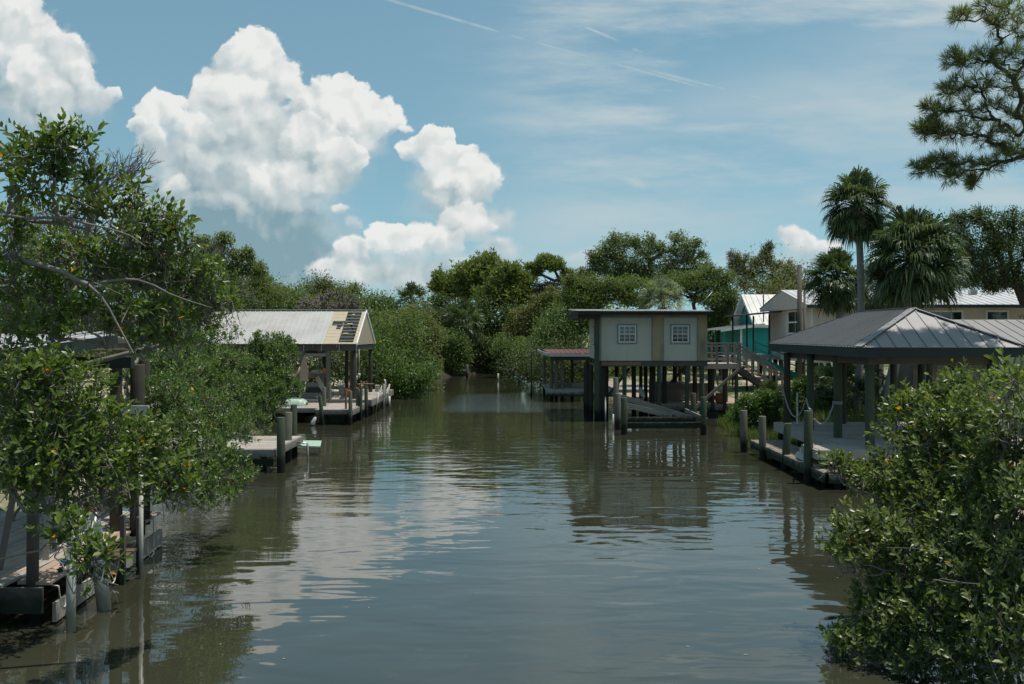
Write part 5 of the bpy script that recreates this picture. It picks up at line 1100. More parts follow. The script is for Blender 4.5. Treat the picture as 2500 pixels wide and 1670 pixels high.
tree('mangrove_bush', 'bright low shrub at the waterline beside the red roofed boathouse', 'mangrove', 71, zc(1080,0)[0], S(zc, (1050,1260,70,60), (1020,1310,45,30), (1150,1250,70,60), (1300,1260,110,50), (1440,1240,110,60)), 3500, .15, 'leaf_near', 'bark', 'mangroves on the right bank', r0=.06, per=12)
tree('bank_tree', 'shaggy tree between the canal head and the stilt house roof', 'tree', 88, zc(1420,0)[0], S(zc, (1400,560,120,90), (1500,620,120,90), (1330,640,90,80), (1450,450,60,60), (1500,760,130,80)), 7000, .2, 'leaf_olive', 'bark', 'trees at the head of the canal')

# ---- left bank, from far to near
LG = 'mangroves along the left bank'
tree('mangrove_bush', 'farthest mangrove of the left bank, beside the leaning pale piling', 'mangrove', 92, zc(330,0)[0], S(zc, (350,1000,110,100), (430,1100,80,80), (300,1130,120,100), (200,1000,110,110), (380,1210,90,60)), 7500, .2, 'leaf_far', 'bark', LG, r0=.1)
tree('mangrove_bush', 'second farthest mangrove of the left bank, broad and pale on top', 'mangrove', 82, zc(130,0)[0], S(zc, (80,880,110,110), (150,960,120,110), (0,800,120,110), (100,1100,120,110), (200,1200,80,90), (-80,900,110,120)), 8500, .19, 'leaf_olive', 'bark', LG, r0=.1)
tree('mangrove_bush', 'tall mangrove of the left bank just behind the boathouse gable', 'mangrove', 70, 985, [(960,830,60,60), (1000,880,60,60), (930,880,60,60), (1020,930,45,45), (960,940,60,40), (915,800,50,50), (1000,800,45,40)], 9000, .17, 'leaf_far', 'bark', LG, r0=.1)
tree('mangrove_bush', 'low mangrove spilling over the water right of the boathouse dock', 'mangrove', 61, 960, [(940,900,50,50), (985,925,50,40), (960,950,50,28), (1010,950,34,22), (905,880,40,60), (1040,915,30,30)], 8000, .15, 'leaf_mid', 'bark', LG, r0=.08)
tree('mangrove_bush', 'dark mangrove behind the ropes of the boathouse', 'mangrove', 60, 890, [(870,870,50,60), (900,930,50,50), (830,900,60,60), (780,880,60,60), (720,880,60,60), (760,940,70,40), (660,900,60,60)], 8000, .15, 'leaf_dark', 'bark_dark', LG, r0=.08)
TG = 'trees beyond the boathouse roof'
for i, (x, y, rx, ry, d, mt, lb) in enumerate([
    (1075, 800, 60, 55, 96, 'leaf_dark', 'dark rounded tree below the cabbage palm on the left bank'), (930, 760, 65, 42, 92, 'leaf_far', 'green tree rising above the right end of the boathouse roof'), (850, 735, 60, 48, 95, 'leaf_cedar', 'yellow green tree above the torn roof panels'),
    (785, 722, 62, 50, 88, 'leaf_olive', 'feathery olive tree above the middle of the boathouse roof'), (700, 738, 70, 48, 84, 'leaf_far', 'rounded green tree above the left half of the boathouse roof'), (625, 712, 66, 56, 76, 'leaf_cedar', 'tree at the left end of the boathouse roof'), (560, 730, 60, 70, 70, 'leaf_dark', 'dark tree left of the boathouse roof')]):
    tree('bank_tree', lb, 'tree', d, x, [(x, y, rx*.8, ry*.8), (x-rx*.6, y+15, rx*.6, ry*.6), (x+rx*.6, y+12, rx*.6, ry*.6), (x+rx*.2, y-ry*.5, rx*.35, ry*.4), (x-rx*.3, y-ry*.3, rx*.4, ry*.4), (x, y+60, rx, 50)], 6000, None, mt, 'bark', TG, r0=.12, per=14, bare=60)
tree('bare_shrub', 'grey twiggy leafless shrub above the middle of the boathouse roof', 'shrub', 74, 800, [(770,742,45,16), (820,738,45,18), (860,742,30,14)], 700, .12, 'leaf_olive', 'twig_grey', None, r0=.06, per=30, bare=900)
tree('oak_tree', 'gnarled oak with open crown at the edge of the left mangroves', 'tree', 52, z5(1420,0)[0], S(z5, (1290,880,65,40), (1420,870,65,35), (1400,930,60,40), (1500,970,60,35), (1590,960,60,30), (1640,1040,70,40), (1560,1030,80,45), (1640,1090,60,35), (1480,1060,90,50), (1350,1000,90,60)), 6000, .13, 'leaf_oak', 'bark_dark', None, r0=.17, per=11, shell=.6, bare=90)
for i, (x, y, rx, ry, d, mt, lb) in enumerate([(480, 690, 90, 90, 42, 'leaf_dark', 'dark tree behind the leafy tip of the left mangrove'), (330, 660, 110, 110, 36, 'leaf_olive', 'twiggy olive tree seen through the left mangrove'), (150, 620, 130, 120, 32, 'leaf_dark', 'dark tree filling the gaps of the left mangrove'), (20, 680, 120, 170, 27, 'leaf_far', 'green tree at the far left edge behind the mangrove')]):
    tree('bank_tree', lb, 'tree', d, x, [(x, y, rx*.8, ry*.8), (x-rx*.6, y+20, rx*.6, ry*.7), (x+rx*.6, y+25, rx*.6, ry*.6), (x+rx*.2, y-ry*.5, rx*.5, ry*.4), (x, y+110, rx*1.1, 90), (x-40, y+190, rx*1.1, 80)]+([(x-260, y+20, 130, 120), (x-300, y+180, 130, 100), (x-480, y+60, 130, 130), (x-520, y+220, 130, 90)] if x < 100 else []), 8000, None, mt, 'bark', 'trees behind the left mangrove', r0=.13, per=16, bare=420)

# ---- right side behind the houses
tree('oak_tree', 'tall open crowned oak above the stilt house roof', 'tree', 80, zo(590,0)[0], S(zo, (340,290,70,50), (260,360,100,60), (420,310,90,50), (220,440,90,60), (350,440,110,70), (500,300,60,40), (640,290,70,45), (600,380,90,55), (520,460,120,60), (700,360,70,50), (850,250,85,45), (930,330,90,50), (1020,300,50,30), (840,370,90,55), (960,430,90,50), (760,480,110,60), (1060,410,45,30), (300,540,140,60), (450,560,130,60), (620,540,130,60), (800,570,130,60), (950,540,120,60), (1080,520,80,50), (180,500,70,50), (160,420,40,40)), 15000, .17, 'leaf_oak', 'bark', None, r0=.36, per=12, shell=.55, bare=200)
tree('cedar_tree', 'dense yellow green cedar above the left half of the stilt house roof', 'tree', 74, zo(300,0)[0], S(zo, (200,640,190,60), (350,700,220,80), (80,700,150,80), (480,640,150,60), (130,790,200,80), (450,780,200,70), (0,620,90,70), (10,790,120,110)), 9500, .16, 'leaf_cedar', 'bark_dark', 'cedars behind the stilt house', flat=.5, bare=120)
tree('cedar_tree', 'dense yellow green cedar above the right half of the stilt house roof', 'tree', 76, zo(900,0)[0], S(zo, (760,640,160,50), (950,590,150,60), (900,680,200,70), (1080,650,120,70), (1150,560,110,60), (700,740,180,60), (1080,760,150,80), (1250,600,80,80), (1220,700,100,90)), 9500, .16, 'leaf_cedar', 'bark_dark', 'cedars behind the stilt house', flat=.5, bare=120)
tree('bank_tree', 'dark leafy tree between the stilt house and the teal house', 'tree', 77, zo(1180,0)[0], S(zo, (1180,850,90,90), (1130,950,100,100), (1190,1050,100,100), (1260,900,80,90), (1250,780,80,60), (1180,1180,110,110), (1300,820,50,60)), 8000, .15, 'leaf_dark', 'bark_dark', None, bare=160)
tree('oak_tree', 'pale sparse oak with bare limbs above the teal house', 'tree', 90, zo(1530,0)[0], S(zo, (1300,430,55,40), (1400,450,70,45), (1340,520,80,50), (1500,440,70,50), (1570,390,45,45), (1610,350,40,30), (1600,470,80,50), (1480,560,110,50), (1660,500,60,40), (1750,520,70,45), (1700,600,90,50), (1600,640,120,60), (1800,580,60,50), (1400,640,70,50), (1820,660,80,50)), 8500, .15, 'leaf_olive', 'bark', None, r0=.34, per=12, shell=.5, bare=900)
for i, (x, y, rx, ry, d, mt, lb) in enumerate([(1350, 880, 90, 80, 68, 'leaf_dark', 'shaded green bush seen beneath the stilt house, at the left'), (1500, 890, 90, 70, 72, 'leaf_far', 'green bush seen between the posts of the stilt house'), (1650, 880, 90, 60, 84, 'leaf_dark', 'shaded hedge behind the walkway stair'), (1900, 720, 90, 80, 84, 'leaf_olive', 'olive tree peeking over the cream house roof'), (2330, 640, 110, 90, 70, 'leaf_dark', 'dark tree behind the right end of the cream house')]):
    tree('bank_tree', lb, 'tree', d, x, [(x, y, rx, ry), (x-rx*.7, y+20, rx*.7, ry*.7), (x+rx*.7, y+10, rx*.7, ry*.7), (x, y+30, rx*1.2, ry*.7)], 5500, None, mt, 'bark_dark', 'greenery behind the right bank houses', r0=.12, per=14, bare=80)
tree('oak_tree', 'dark oak with hanging branches at the right edge above the house roof', 'tree', 46, zb(1330,0)[0], S(zb, (930,1120,60,40), (1000,1090,60,35), (1090,1130,80,45), (1200,1110,70,45), (960,1200,70,50), (1070,1220,90,55), (1180,1250,90,60), (980,1300,80,55), (1100,1340,90,55), (1010,1400,80,45), (1200,1390,80,50), (1100,1440,80,35), (1300,1200,80,90), (1300,1380,90,90), (1460,1180,110,110), (1480,1400,120,110), (1660,1260,130,130), (1700,1480,130,110), (1420,1620,120,100)), 26000, .11, 'leaf_dark', 'bark_dark', None, r0=.3, per=14, shell=.55, bare=240)

# ---- near pine, right edge
def near_pine():
    d = 26.2; bl = S(zb, (930,85,45,30), (1060,35,90,35), (1180,50,80,45), (1110,120,60,40), (1190,170,80,80), (900,300,45,38), (960,310,45,30), (1050,290,70,55), (1150,290,70,60), (870,455,45,35), (950,420,60,45), (1050,440,70,60), (1160,430,80,70), (780,560,45,35), (850,560,60,45), (960,560,80,50), (1080,570,90,55), (1190,590,70,60), (730,670,42,38), (790,640,40,35), (820,690,60,45), (920,680,70,45), (1040,690,80,50), (1160,720,80,60), (720,860,38,34), (780,850,45,35), (850,820,60,40), (950,830,70,45), (1060,840,70,40), (1170,790,80,50), (1000,930,24,20), (880,900,40,24), (1260,300,90,120), (1280,560,90,120), (1280,760,80,90), (1330,100,120,120))
    bw = blob_world(bl, d, 1.5); root = np.array([15.8, d+.6, .6]); T = thing('pine_tree', (15.8, d+.6, .6), 'near pine at the right edge with long needle tufts against the sky', 'tree')
    C, Sz, O = sub_clumps(bw, 12, .5); nt = len(C)
    trunk = np.stack([root, root+[.1, 0, 5], root+[.0, .1, 10], root+[-.1, 0, 15.]])
    P, R, pts = network(trunk[1]+[0, 0, 1.], np.concatenate([np.array([c for c, r in bw]), C]), .12, .007, .10)
    # limbs start along the trunk
    tv = [tubes(trunk[None], np.array([[.24, .2, .17, .08]]), 10), tubes(P, R, 5)]
    v, f = join(tv); np_mesh('trunk', v, f, M['bark_dark'], T, smooth=True)
    td = nrm(O*.8+[-.1, 0, .45]+rng.normal(size=(nt, 3))*.3); k = 38
    dr = nrm(np.repeat(td, k, 0)*rng.uniform(.35, 1.1, nt*k)[:, None]+rdir(nt*k)*.62); base = np.repeat(C, k, 0)+np.repeat(td, k, 0)*rng.uniform(-.10, .05, nt*k)[:, None]
    L = rng.uniform(.20, .34, nt*k); v, f = leaf_quads(base+dr*L[:, None]/2, dr, rdir(nt*k), L, .013, 0); np_mesh('crown', v, [f], M['needle'], T)
near_pine()

# ---- palms
def palm(label, base, top, rad, nf=46, seg=22, r=.15, mats=('frond', 'palm_trunk'), low=-62, dead=5, group='cabbage palms behind the pavilion', boots=False, seed=1, name='palm_tree'):
    g_ = np.random.default_rng(seed); base = np.array(base, float); top = np.array(top, float); T = thing(name, tuple(base), label, 'palm' if name == 'palm_tree' else 'shrub', group)
    ts = np.linspace(0, 1, 8)[:, None]; P = base+(top-base)*ts; P[:, 0] += np.sin(ts[:, 0]*3.1)*.12*(top[2]-base[2])/6; 
    v, f = tubes(P[None], (r*(1.15-.15*ts[:, 0]+.25*np.exp(-ts[:, 0]*9)))[None], 14); vs = [(v, f)]
    if top[2]-base[2] > .6: np_mesh('trunk', v, [f], M[mats[1]], T, smooth=True)
    def fronds(nf, lo, hi, pet, fan, droop, nm, mt):
        az = np.arange(nf)*2.39996+g_.uniform(-.5, .5, nf); el = np.radians(np.clip(np.linspace(hi, lo, nf)+g_.normal(size=nf)*9, -78, 88)); sc = g_.uniform(.85, 1.08, nf)
        out = np.stack([np.cos(az), np.sin(az), 0*az], 1); d0 = out*np.cos(el)[:, None]+np.array([0, 0, 1.])*np.sin(el)[:, None]
        side = nrm(np.cross(d0, [0, 0, 1.])+1e-6*out+g_.normal(size=(nf, 3))*.33); side = nrm(side-d0*(side*d0).sum(1)[:, None]); upn = nrm(np.cross(side, d0))
        c0 = top+np.array([0, 0, .05])+d0*.08; c1 = c0+d0*pet*sc[:, None]*.55; c2 = c0+d0*pet*sc[:, None]+np.array([0, 0, -.16])*pet*np.cos(el)[:, None]
        pv, pf = tubes(np.stack([c0, c1, c2], 1), np.tile([.020, .013, .008], (nf, 1))*rad/1.4, 4)
        d1 = nrm(d0+np.array([0, 0, -.45])*np.cos(el)[:, None])
        th = np.radians(np.linspace(-98, 98, seg))[None, :]+g_.uniform(-.07, .07, (nf, seg)); ls = fan*sc[:, None]*(.70+.30*np.cos(th*.9))*g_.uniform(.82, 1.08, (nf, seg))
        dirs = nrm(d1[:, None]*np.cos(th)[..., None]*1.25+side[:, None]*np.sin(th)[..., None]*.8+upn[:, None]*(-.1+.55*np.abs(np.sin(th)))[..., None])
        b = c2[:, None]+dirs*.02; m_ = b+dirs*(ls*.50)[..., None]; e1 = m_+nrm(dirs+np.array([0, 0, -droop*.9]))*(ls*.28)[..., None]; e2 = e1+nrm(dirs*.5+np.array([0, 0, -droop*2.0]))*(ls*.28)[..., None]
        tn = nrm(np.cross(dirs, upn[:, None])); w = (fan*.034)
        # narrow pleats: base, middle (widest), bend, tip
        q = np.stack([b-tn*w*.25, b+tn*w*.25, m_-tn*w, m_+tn*w, e1-tn*w*.6, e1+tn*w*.6, e2], 2).reshape(-1, 3); n_ = nf*seg; bb = np.arange(n_)[:, None]*7
        vv, ff = join([(q, bb+[4, 5, 6], np.concatenate([bb+[0, 1, 3, 2], bb+[2, 3, 5, 4]])), (pv, None, pf)]); np_mesh(nm, vv, ff, M[mt], T)
    fronds(int(nf*1.7), low, 86, rad*.50, rad*.54, .55, 'crown', mats[0])
    if dead: fronds(dead, -80, -60, rad*.35, rad*.5, 1.4, 'dead_fronds', 'frond_dead')
    return T
def pb(q, d): return np.array(px(q[0], q[1], d))
p = pb(zb(405, 1060), 38); palm('tallest cabbage palm with a slender straight trunk behind the pavilion', (p[0]-.05, 38, .7), p, 1.50, 62, 24, .125, seed=1, low=-60)
p = pb(zb(690, 1330), 36); palm('broad cabbage palm with a thick leaning trunk right of the tallest palm', (p[0]-1.1, 36.3, .7), p, 2.0, 78, 24, .17, seed=2, low=-62)
p = pb(zb(300, 1440), 42); palm('shorter cabbage palm left of the tallest palm trunk', (p[0]+.1, 42, .7), p, 1.5, 64, 22, .15, seed=3, low=-66)
p = pb(zb(530, 1480), 45); palm('half hidden cabbage palm between the leaning and the tallest palm', (p[0]-.3, 45, .7), p, 1.35, 54, 20, .14, seed=4)
p = pb(zc(445, 850), 94); palm('cabbage palm at the head of the canal beneath the pines', (p[0]+.1, 94, .5), p, 2.5, 40, 16, .22, group='far cabbage palms', seed=5)
p = pb((1003, 745), 88); palm('cabbage palm poking above the left bank mangroves', (p[0], 88, .5), p, 2.2, 36, 16, .2, group='far cabbage palms', seed=6, dead=0)
p = pb(zo(730, 800), 62); palm('pale green cabbage palm rising just behind the stilt house roof', (p[0], 62, .5), p, 1.7, 36, 18, .16, ('frond_pale', 'palm_trunk'), group='far cabbage palms', seed=7, dead=0, low=-20)
p = pb((640, 712), 78); palm('small palm above the left end of the boathouse roof', (p[0], 78, .5), p, 1.5, 30, 14, .14, group='far cabbage palms', seed=8, dead=0)
GP = 'palmettos behind the pavilion'
for i, (x, y, d, rad, lb) in enumerate([(860, 800, 37, 1.2, 'large young palmetto between the left and middle posts of the pavilion'), (960, 760, 39.5, 1.15, 'palmetto behind the middle posts of the pavilion'), (740, 800, 40, .9, 'palmetto at the foot of the shorter palm behind the pavilion'), (620, 840, 41, .8, 'pale palmetto left of the pavilion posts'), (440, 870, 43, .85, 'dark spiky palmetto at the foot of the walkway stair'), (1010, 870, 36.5, .9, 'low palmetto right of the middle posts of the pavilion')]):
    q = pb(z2(x, y), d); palm(lb, (q[0], d, .6), (q[0], d, max(.9, q[2]-.3)), rad, 22, 18, .12, low=5, dead=0, group=GP, seed=20+i, name='palmetto')

# ---- shrubs and grass on the right bank
SG = 'shrubs on the right bank'
tree('shoreline_shrub', 'bright green shrub on the bank left of the pavilion', 'shrub', 38.5, z2(300,0)[0], S(z2, (300,930,70,50), (400,900,70,50), (380,980,80,50), (240,990,60,40), (460,940,60,70), (330,1030,90,40), (440,1030,60,50)), 9000, .085, 'leaf_mid', 'bark', SG, r0=.04, per=22, bare=60)
tree('shoreline_shrub', 'leafy shrub just behind the far left posts of the pavilion', 'shrub', 37, z2(600,0)[0], S(z2, (600,900,60,60), (570,980,50,70), (640,960,60,70), (620,830,50,50), (700,980,60,60)), 8000, .085, 'leaf_near', 'bark', SG, r0=.04, per=20)
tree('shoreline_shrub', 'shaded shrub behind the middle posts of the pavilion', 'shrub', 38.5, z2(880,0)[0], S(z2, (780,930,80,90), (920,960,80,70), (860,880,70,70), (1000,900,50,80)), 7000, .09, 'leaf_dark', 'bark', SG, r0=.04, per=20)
tree('shoreline_shrub', 'low shrub under the right end of the stilt house walkway', 'shrub', 43, z1(1980,0)[0], S(z1, (1950,1000,90,50), (2060,1000,90,60), (1880,1080,110,50), (2000,1110,120,50)), 6500, .09, 'leaf_mid', 'bark', SG, r0=.03, per=18)
def marsh_grass():
    n = 9000; y = rng.uniform(34, 43, n); l, r = shore(y); x = r-.9+rng.uniform(0, 1.9, n)**1.2; m2 = 3500; x = np.concatenate([x, rng.uniform(9.2, 15, m2)]); y = np.concatenate([y, rng.uniform(34.5, 40, m2)]); n += m2
    z = np.maximum(ground_z(x, y), -.1); h = rng.uniform(.25, .65, n); dr = nrm(np.stack([rng.normal(size=n)*.25, rng.normal(size=n)*.25, np.ones(n)], 1)); c = np.stack([x, y, z], 1)+dr*h[:, None]/2
    v, f = leaf_quads(c, dr, rdir(n), h, .02, 0); np_mesh('marsh_grass', v, [f], M['grass'], kind='stuff', label='yellow green marsh grass fringing the right bank', cat='grass')
    n = 60000; x = np.where(rng.random(n) < .55, rng.uniform(9.8, 30, n), rng.uniform(-30, -10.5, n)); y = rng.uniform(8, 95, n); k = (x < 0) | (y > 35) | (x > 13); x, y = x[k], y[k]; z = ground_z(x, y); h = rng.uniform(.05, .22, len(x)); dr = nrm(np.stack([rng.normal(size=len(x))*.4, rng.normal(size=len(x))*.4, np.ones(len(x))], 1))
    keep = np.sin(x*.7)+np.sin(y*.5+x*.2) > -.2; v, f = leaf_quads((np.stack([x, y, z], 1)+dr*h[:, None]/2)[keep], dr[keep], rdir(keep.sum()), h[keep]*.7, .022, 0); np_mesh('yard_grass', v, [f], M['leaf_near'], kind='stuff', label='patchy grass on the yard of the right bank', cat='grass')
marsh_grass()

# ---- near mangroves: leaf pairs on shoots, shoots on twigs, twigs on limbs
def mangrove(label, blobs, root, per, leaf, mat, bark='bark_pale', r0=.10, full=True, fn=None, limbs=(), group=None, thick=1.15, nodes=4, shell=.42, rtip=.004, bare=0):
    r0 *= .35 if full else .55
    bw = []
    for b in blobs:
        q = fn(b[0], b[1]); k = k_[fn]; d = b[3] if len(b) > 3 else 10; c = np.array(px(q[0], q[1], d)); r = b[2]*k/F*d*.93; c[2] -= leaf*(1.5 if full else 1.0); bw.append((c, np.array([r, r*thick, r*.90])))
    T = thing('mangrove_tree', tuple(root), label, 'mangrove', group)
    A, X, O = [], [], []
    for c, r in bw:
        n = max(8, int(per*(3.1 if full else 2.5)*(r[0]/.45)**2)); u = rdir(n); rad = rng.random(n)**shell; A.append(c+u*rad[:, None]*r); O.append(u)
    A = np.concatenate(A); O = np.concatenate(O); n = len(A); A[:, 2] = np.maximum(A[:, 2], .05)
    ax = nrm(O*.45+np.array([0, 0, .72])+rng.normal(size=(n, 3))*.42); ln = leaf*rng.uniform(1.5, 3.0, n)
    s0 = nrm(np.cross(ax, rdir(n))); s1 = np.cross(ax, s0); c_, d_, n_, L_ = [], [], [], []
    for j in range(nodes):
        for sg in (1, -1):
            a = j*math.pi/2+rng.normal(size=n)*.25; sd = (s0*np.cos(a)[:, None]+s1*np.sin(a)[:, None])*sg; t = (j+.4)/nodes
            open_ = (1.15-.75*t); dr = nrm(ax*(.55+.5*t)+sd*open_+rng.normal(size=(n, 3))*.12); c_.append(A+ax*(ln*t)[:, None]); d_.append(dr); n_.append(nrm(ax-sd*.3+rng.normal(size=(n, 3))*.15)); L_.append(leaf*rng.uniform(.75, 1.2, n)*(1-.25*(t > .8)))
    c_, d_, n_, L_ = map(np.concatenate, (c_, d_, n_, L_)); kp = rng.random(len(c_)) < .93; c_, d_, n_, L_ = c_[kp], d_[kp], n_[kp], L_[kp]
    if full: v, t3, q4 = leaf_full(c_, d_, n_, L_, L_*rng.uniform(.40, .54, len(L_))); v, f = join([(v, t3, q4)])
    else:
        v, t3 = leaf_quads(c_+d_*L_[:, None]/2, d_, n_, L_, L_*.48, .15); f = [t3]
    np_mesh('foliage', v, f, M[mat], T)
    q = np.stack([A-ax*(ln*.9)[:, None]+rng.normal(size=(n, 3))*.01, A, A+ax*ln[:, None]], 1); tv = [tubes(q, np.tile([.0045, .0035, .002], (n, 1))*(leaf/.09), 3)]
    sel = rng.random(n) < .16; P, R, pts = network(np.array(root)+np.array([0, 0, 1.0]), np.concatenate([np.array([c for c, r in bw]), (A-ax*(ln*.9)[:, None])[sel]]), r0, rtip, .11, .62)
    tv.append(tubes(P, R, 6)); rt = np.array(root); K = 7; a = rng.uniform(0, 2*np.pi, K)
    pr = np.stack([np.tile(rt+[0, 0, 1.1], (K, 1)), rt+np.stack([np.cos(a)*.35, np.sin(a)*.35, np.full(K, .6)], 1), rt+np.stack([np.cos(a)*.7, np.sin(a)*.7, np.full(K, -.6)], 1)], 1); tv.append(tubes(pr, np.tile([r0*.6, .026, .018], (K, 1)), 6))
    for pl, ra, rb_, dd in limbs:
        q = np.array([px(*fn(x, y), dd) for x, y in pl])[None]; m_ = q.shape[1]; tv.append(tubes(q, np.linspace(ra, rb_, m_)[None], 8))
    v, f = join(tv); np_mesh('branches', v, f, M[bark], T, smooth=True)
    return T
MG = 'mangroves crowding the left bank'
mangrove('tall upper mangrove at the left edge reaching against the clouds', [(90,190,60,9.5),(60,260,60,9.3),(230,170,60,9.6),(380,125,38,9.6),(370,190,55,9.6),(540,175,50,9.8),(470,210,45,9.8),(130,330,100,9.5),(290,270,90,9.7),(420,270,60,9.8),(90,480,90,9.5),(330,400,70,9.8),(400,350,60,9.8),(560,400,50,10),(590,450,45,10),(230,500,80,9.8),(860,480,28,10.3),(860,590,45,10.3),(500,560,90,10.2),(600,620,80,10.3),(700,580,60,10.3),(720,660,75,10.4),(330,600,60,10.1),(-180,330,110,10),(-143,629,110,10),(-356,330,110,10),(-430,629,110,10)],
    (-7.6, 10.4, .2), 50, .096, 'leaf_near', fn=z5, r0=.09, thick=1.0, limbs=[([(60,680),(130,600),(240,570),(330,580),(450,605),(600,680)], 0.0170, 0.0060, 9.7), ([(20,720),(180,740),(300,735),(420,735),(560,775),(700,805),(830,850),(930,920)], 0.0180, 0.0048, 9.8), ([(240,575),(330,480),(450,380),(560,270),(640,230)], 0.0070, 0.0024, 9.8)])
mangrove('middle mangrove at the left edge with long pale limbs', [(870,690,60,11),(930,740,90,11),(1040,650,45,11),(1040,720,90,11.2),(1130,700,60,11.3),(1150,790,80,11.4),(850,780,110,10.8),(1200,860,60,11.6),(1010,860,110,11.2),(130,640,50,10),(60,700,50,9.8),(90,850,100,10),(280,850,90,10.4),(420,810,70,10.5),(480,930,100,10.8),(640,880,90,10.8),(750,960,120,11),(620,1010,90,10.8),(1000,980,130,11.4),(1180,970,100,11.8),(1290,1050,110,12),(880,1060,110,11.2),(1130,1120,130,11.9),(1400,1170,90,12.5),(1480,1230,60,12.7),(1300,1180,110,12.3),(80,1010,70,10),(250,1020,80,10.2),(420,1060,70,10.5),(-190,760,140,10.4),(-153,1049,140,10.4),(-386,760,140,10.4),(-460,1049,140,10.4),(-713,760,140,10.4),(-676,1049,140,10.4)],
    (-7.9, 11.6, .2), 50, .096, 'leaf_near', fn=z5, r0=.10, thick=1.1, bare=0, limbs=[([(-20,985),(60,988),(130,1002),(260,1040),(400,1080),(480,1130),(560,1162)], 0.0310, 0.0252, 10.0), ([(560,1162),(700,1140),(800,1128),(880,1132),(980,1165),(1080,1220),(1200,1265),(1350,1310)], 0.0160, 0.0042, 10.2), ([(560,1162),(640,1230),(700,1320),(740,1400),(800,1510),(850,1600)], 0.0170, 0.0084, 10.1), ([(880,1132),(940,1100),(1000,1080)], 0.0050, 0.0024, 10.2), ([(600,1150),(700,1190),(790,1235)], 0.0050, 0.0024, 10.1), ([(330,1040),(380,1000),(520,1005),(640,1050),(760,1060)], 0.0060, 0.0024, 10.2)])
mangrove('lower mangrove at the left edge hanging over the foreground dock', [(100,1140,110,10),(330,1150,110,10.2),(560,1230,110,10.4),(420,1300,120,10.2),(800,1230,110,10.8),(950,1260,110,11.2),(1080,1290,110,11.6),(700,1350,90,10.8),(150,1350,110,9.8),(900,1420,110,11.2),(1100,1420,100,11.8),(1200,1310,90,12.2),(1330,1290,80,12.5),(60,1500,80,9.6),(330,1430,60,10)],
    (-8.0, 12.6, .2), 52, .096, 'leaf_near', fn=z5, r0=.10, thick=1.1)
mangrove('leafiest near mangrove covering the boat shelter at the left', [(120,420,130,9.4),(300,430,150,9.5),(520,440,120,9.6),(700,420,70,9.8),(120,600,160,9.5),(330,620,160,9.5),(560,650,150,9.7),(760,560,50,10),(680,800,120,9.9),(870,760,50,10),(850,880,110,10.2),(1040,830,90,10.5),(1150,860,70,10.5),(1240,880,50,10.6),(130,820,170,9.4),(380,850,170,9.5),(560,950,150,9.7),(200,1030,180,9.3),(450,1080,170,9.5),(720,1060,150,9.8),(950,1050,140,10.2),(1100,1000,110,10.4),(1180,1100,120,10.6),(1350,1160,100,10.9),(1440,1210,70,11),(900,1170,150,10),(650,1200,160,9.7),(350,1220,170,9.4),(120,1200,150,9.3),(1100,1220,130,10.4),(1330,1270,100,10.8),(1450,1310,70,10.9),(1280,1370,70,10.8),(850,1300,120,9.9),(600,1320,130,9.6),(330,1350,120,9.4),(1050,1370,70,10.3),(-230,330,190,9.8),(-193,649,190,9.8),(-156,900,190,9.8),(-230,1189,190,9.8),(-533,330,190,9.8),(-496,649,190,9.8),(-570,900,190,9.8),(-533,1189,190,9.8),(-856,330,190,9.8),(-930,649,190,9.8),(-893,900,190,9.8),(-856,1189,190,9.8)],
    (-7.2, 9.6, .2), 54, .094, 'leaf_near', fn=z6, r0=.10, thick=1.1, limbs=[([(40,560),(100,610),(230,640),(330,640)], 0.0110, 0.0048, 9.4), ([(30,830),(130,855),(280,860),(400,900)], 0.0120, 0.0048, 9.3), ([(400,780),(520,830),(640,830),(700,790)], 0.0070, 0.0036, 9.5), ([(720,1040),(800,1100),(830,1180),(880,1260),(900,1310)], 0.0110, 0.0060, 9.8), ([(980,1000),(1060,940),(1110,900)], 0.0050, 0.0024, 10.2)])
mangrove('small drooping mangrove spray in front of the thick leaning white pipe', [(480,520,45,9.2),(450,450,60,9.3),(520,430,40,9.3),(560,680,22,9.0),(640,625,22,9.0),(585,610,20,9.0),(380,480,45,9.3),(720,610,20,9.0),(650,745,16,9.0)],
    (-7.3, 8.6, .3), 60, .094, 'leaf_near', fn=z4, r0=.03, thick=.7, limbs=[([(470,480),(520,560),(600,640),(700,690)], 0.0030, 0.0018, 9.0)], nodes=3)
mangrove('rounded mangrove overhanging the water behind the foreground dock', [(1250,620,170,18),(1350,780,180,18),(1500,700,160,19),(1650,760,150,19.5),(1180,760,120,18),(1300,950,170,17.5),(1480,920,170,18.5),(1650,930,140,19),(1790,880,100,19.5),(1880,830,60,20),(1880,950,60,20),(1560,1080,160,18),(1380,1120,140,17.5),(1720,1090,110,18.5),(1800,1180,90,18.5),(1880,1260,70,18.5),(1860,1340,60,18),(1700,1260,120,18),(1560,1290,140,17.5),(1440,1400,110,17),(1620,1400,100,17.3),(1560,1480,60,17),(1720,1450,50,17.3),(1760,1400,40,17.5)],
    (-8.7, 18.2, .1), 62, .088, 'leaf_mid', fn=z6, full=False, r0=.10, group=MG, thick=1.0)
mangrove('upper mangrove left of the small dock, leafy up to the boathouse eave', [(1150,450,120,21),(1280,420,150,21),(1400,520,150,21),(1250,300,130,22),(1100,300,100,22),(1420,330,120,23),(1560,480,130,23),(1640,600,120,23),(1000,520,100,21),(1350,180,130,23),(1200,160,110,23),(1500,220,80,24),(1620,230,40,25),(1640,140,30,25),(1820,170,18,26),(1750,230,30,26),(1600,350,80,25)],
    (-9.6, 21.5, .3), 56, .095, 'leaf_mid', fn=z6, full=False, r0=.10, group=MG, thick=1.1)
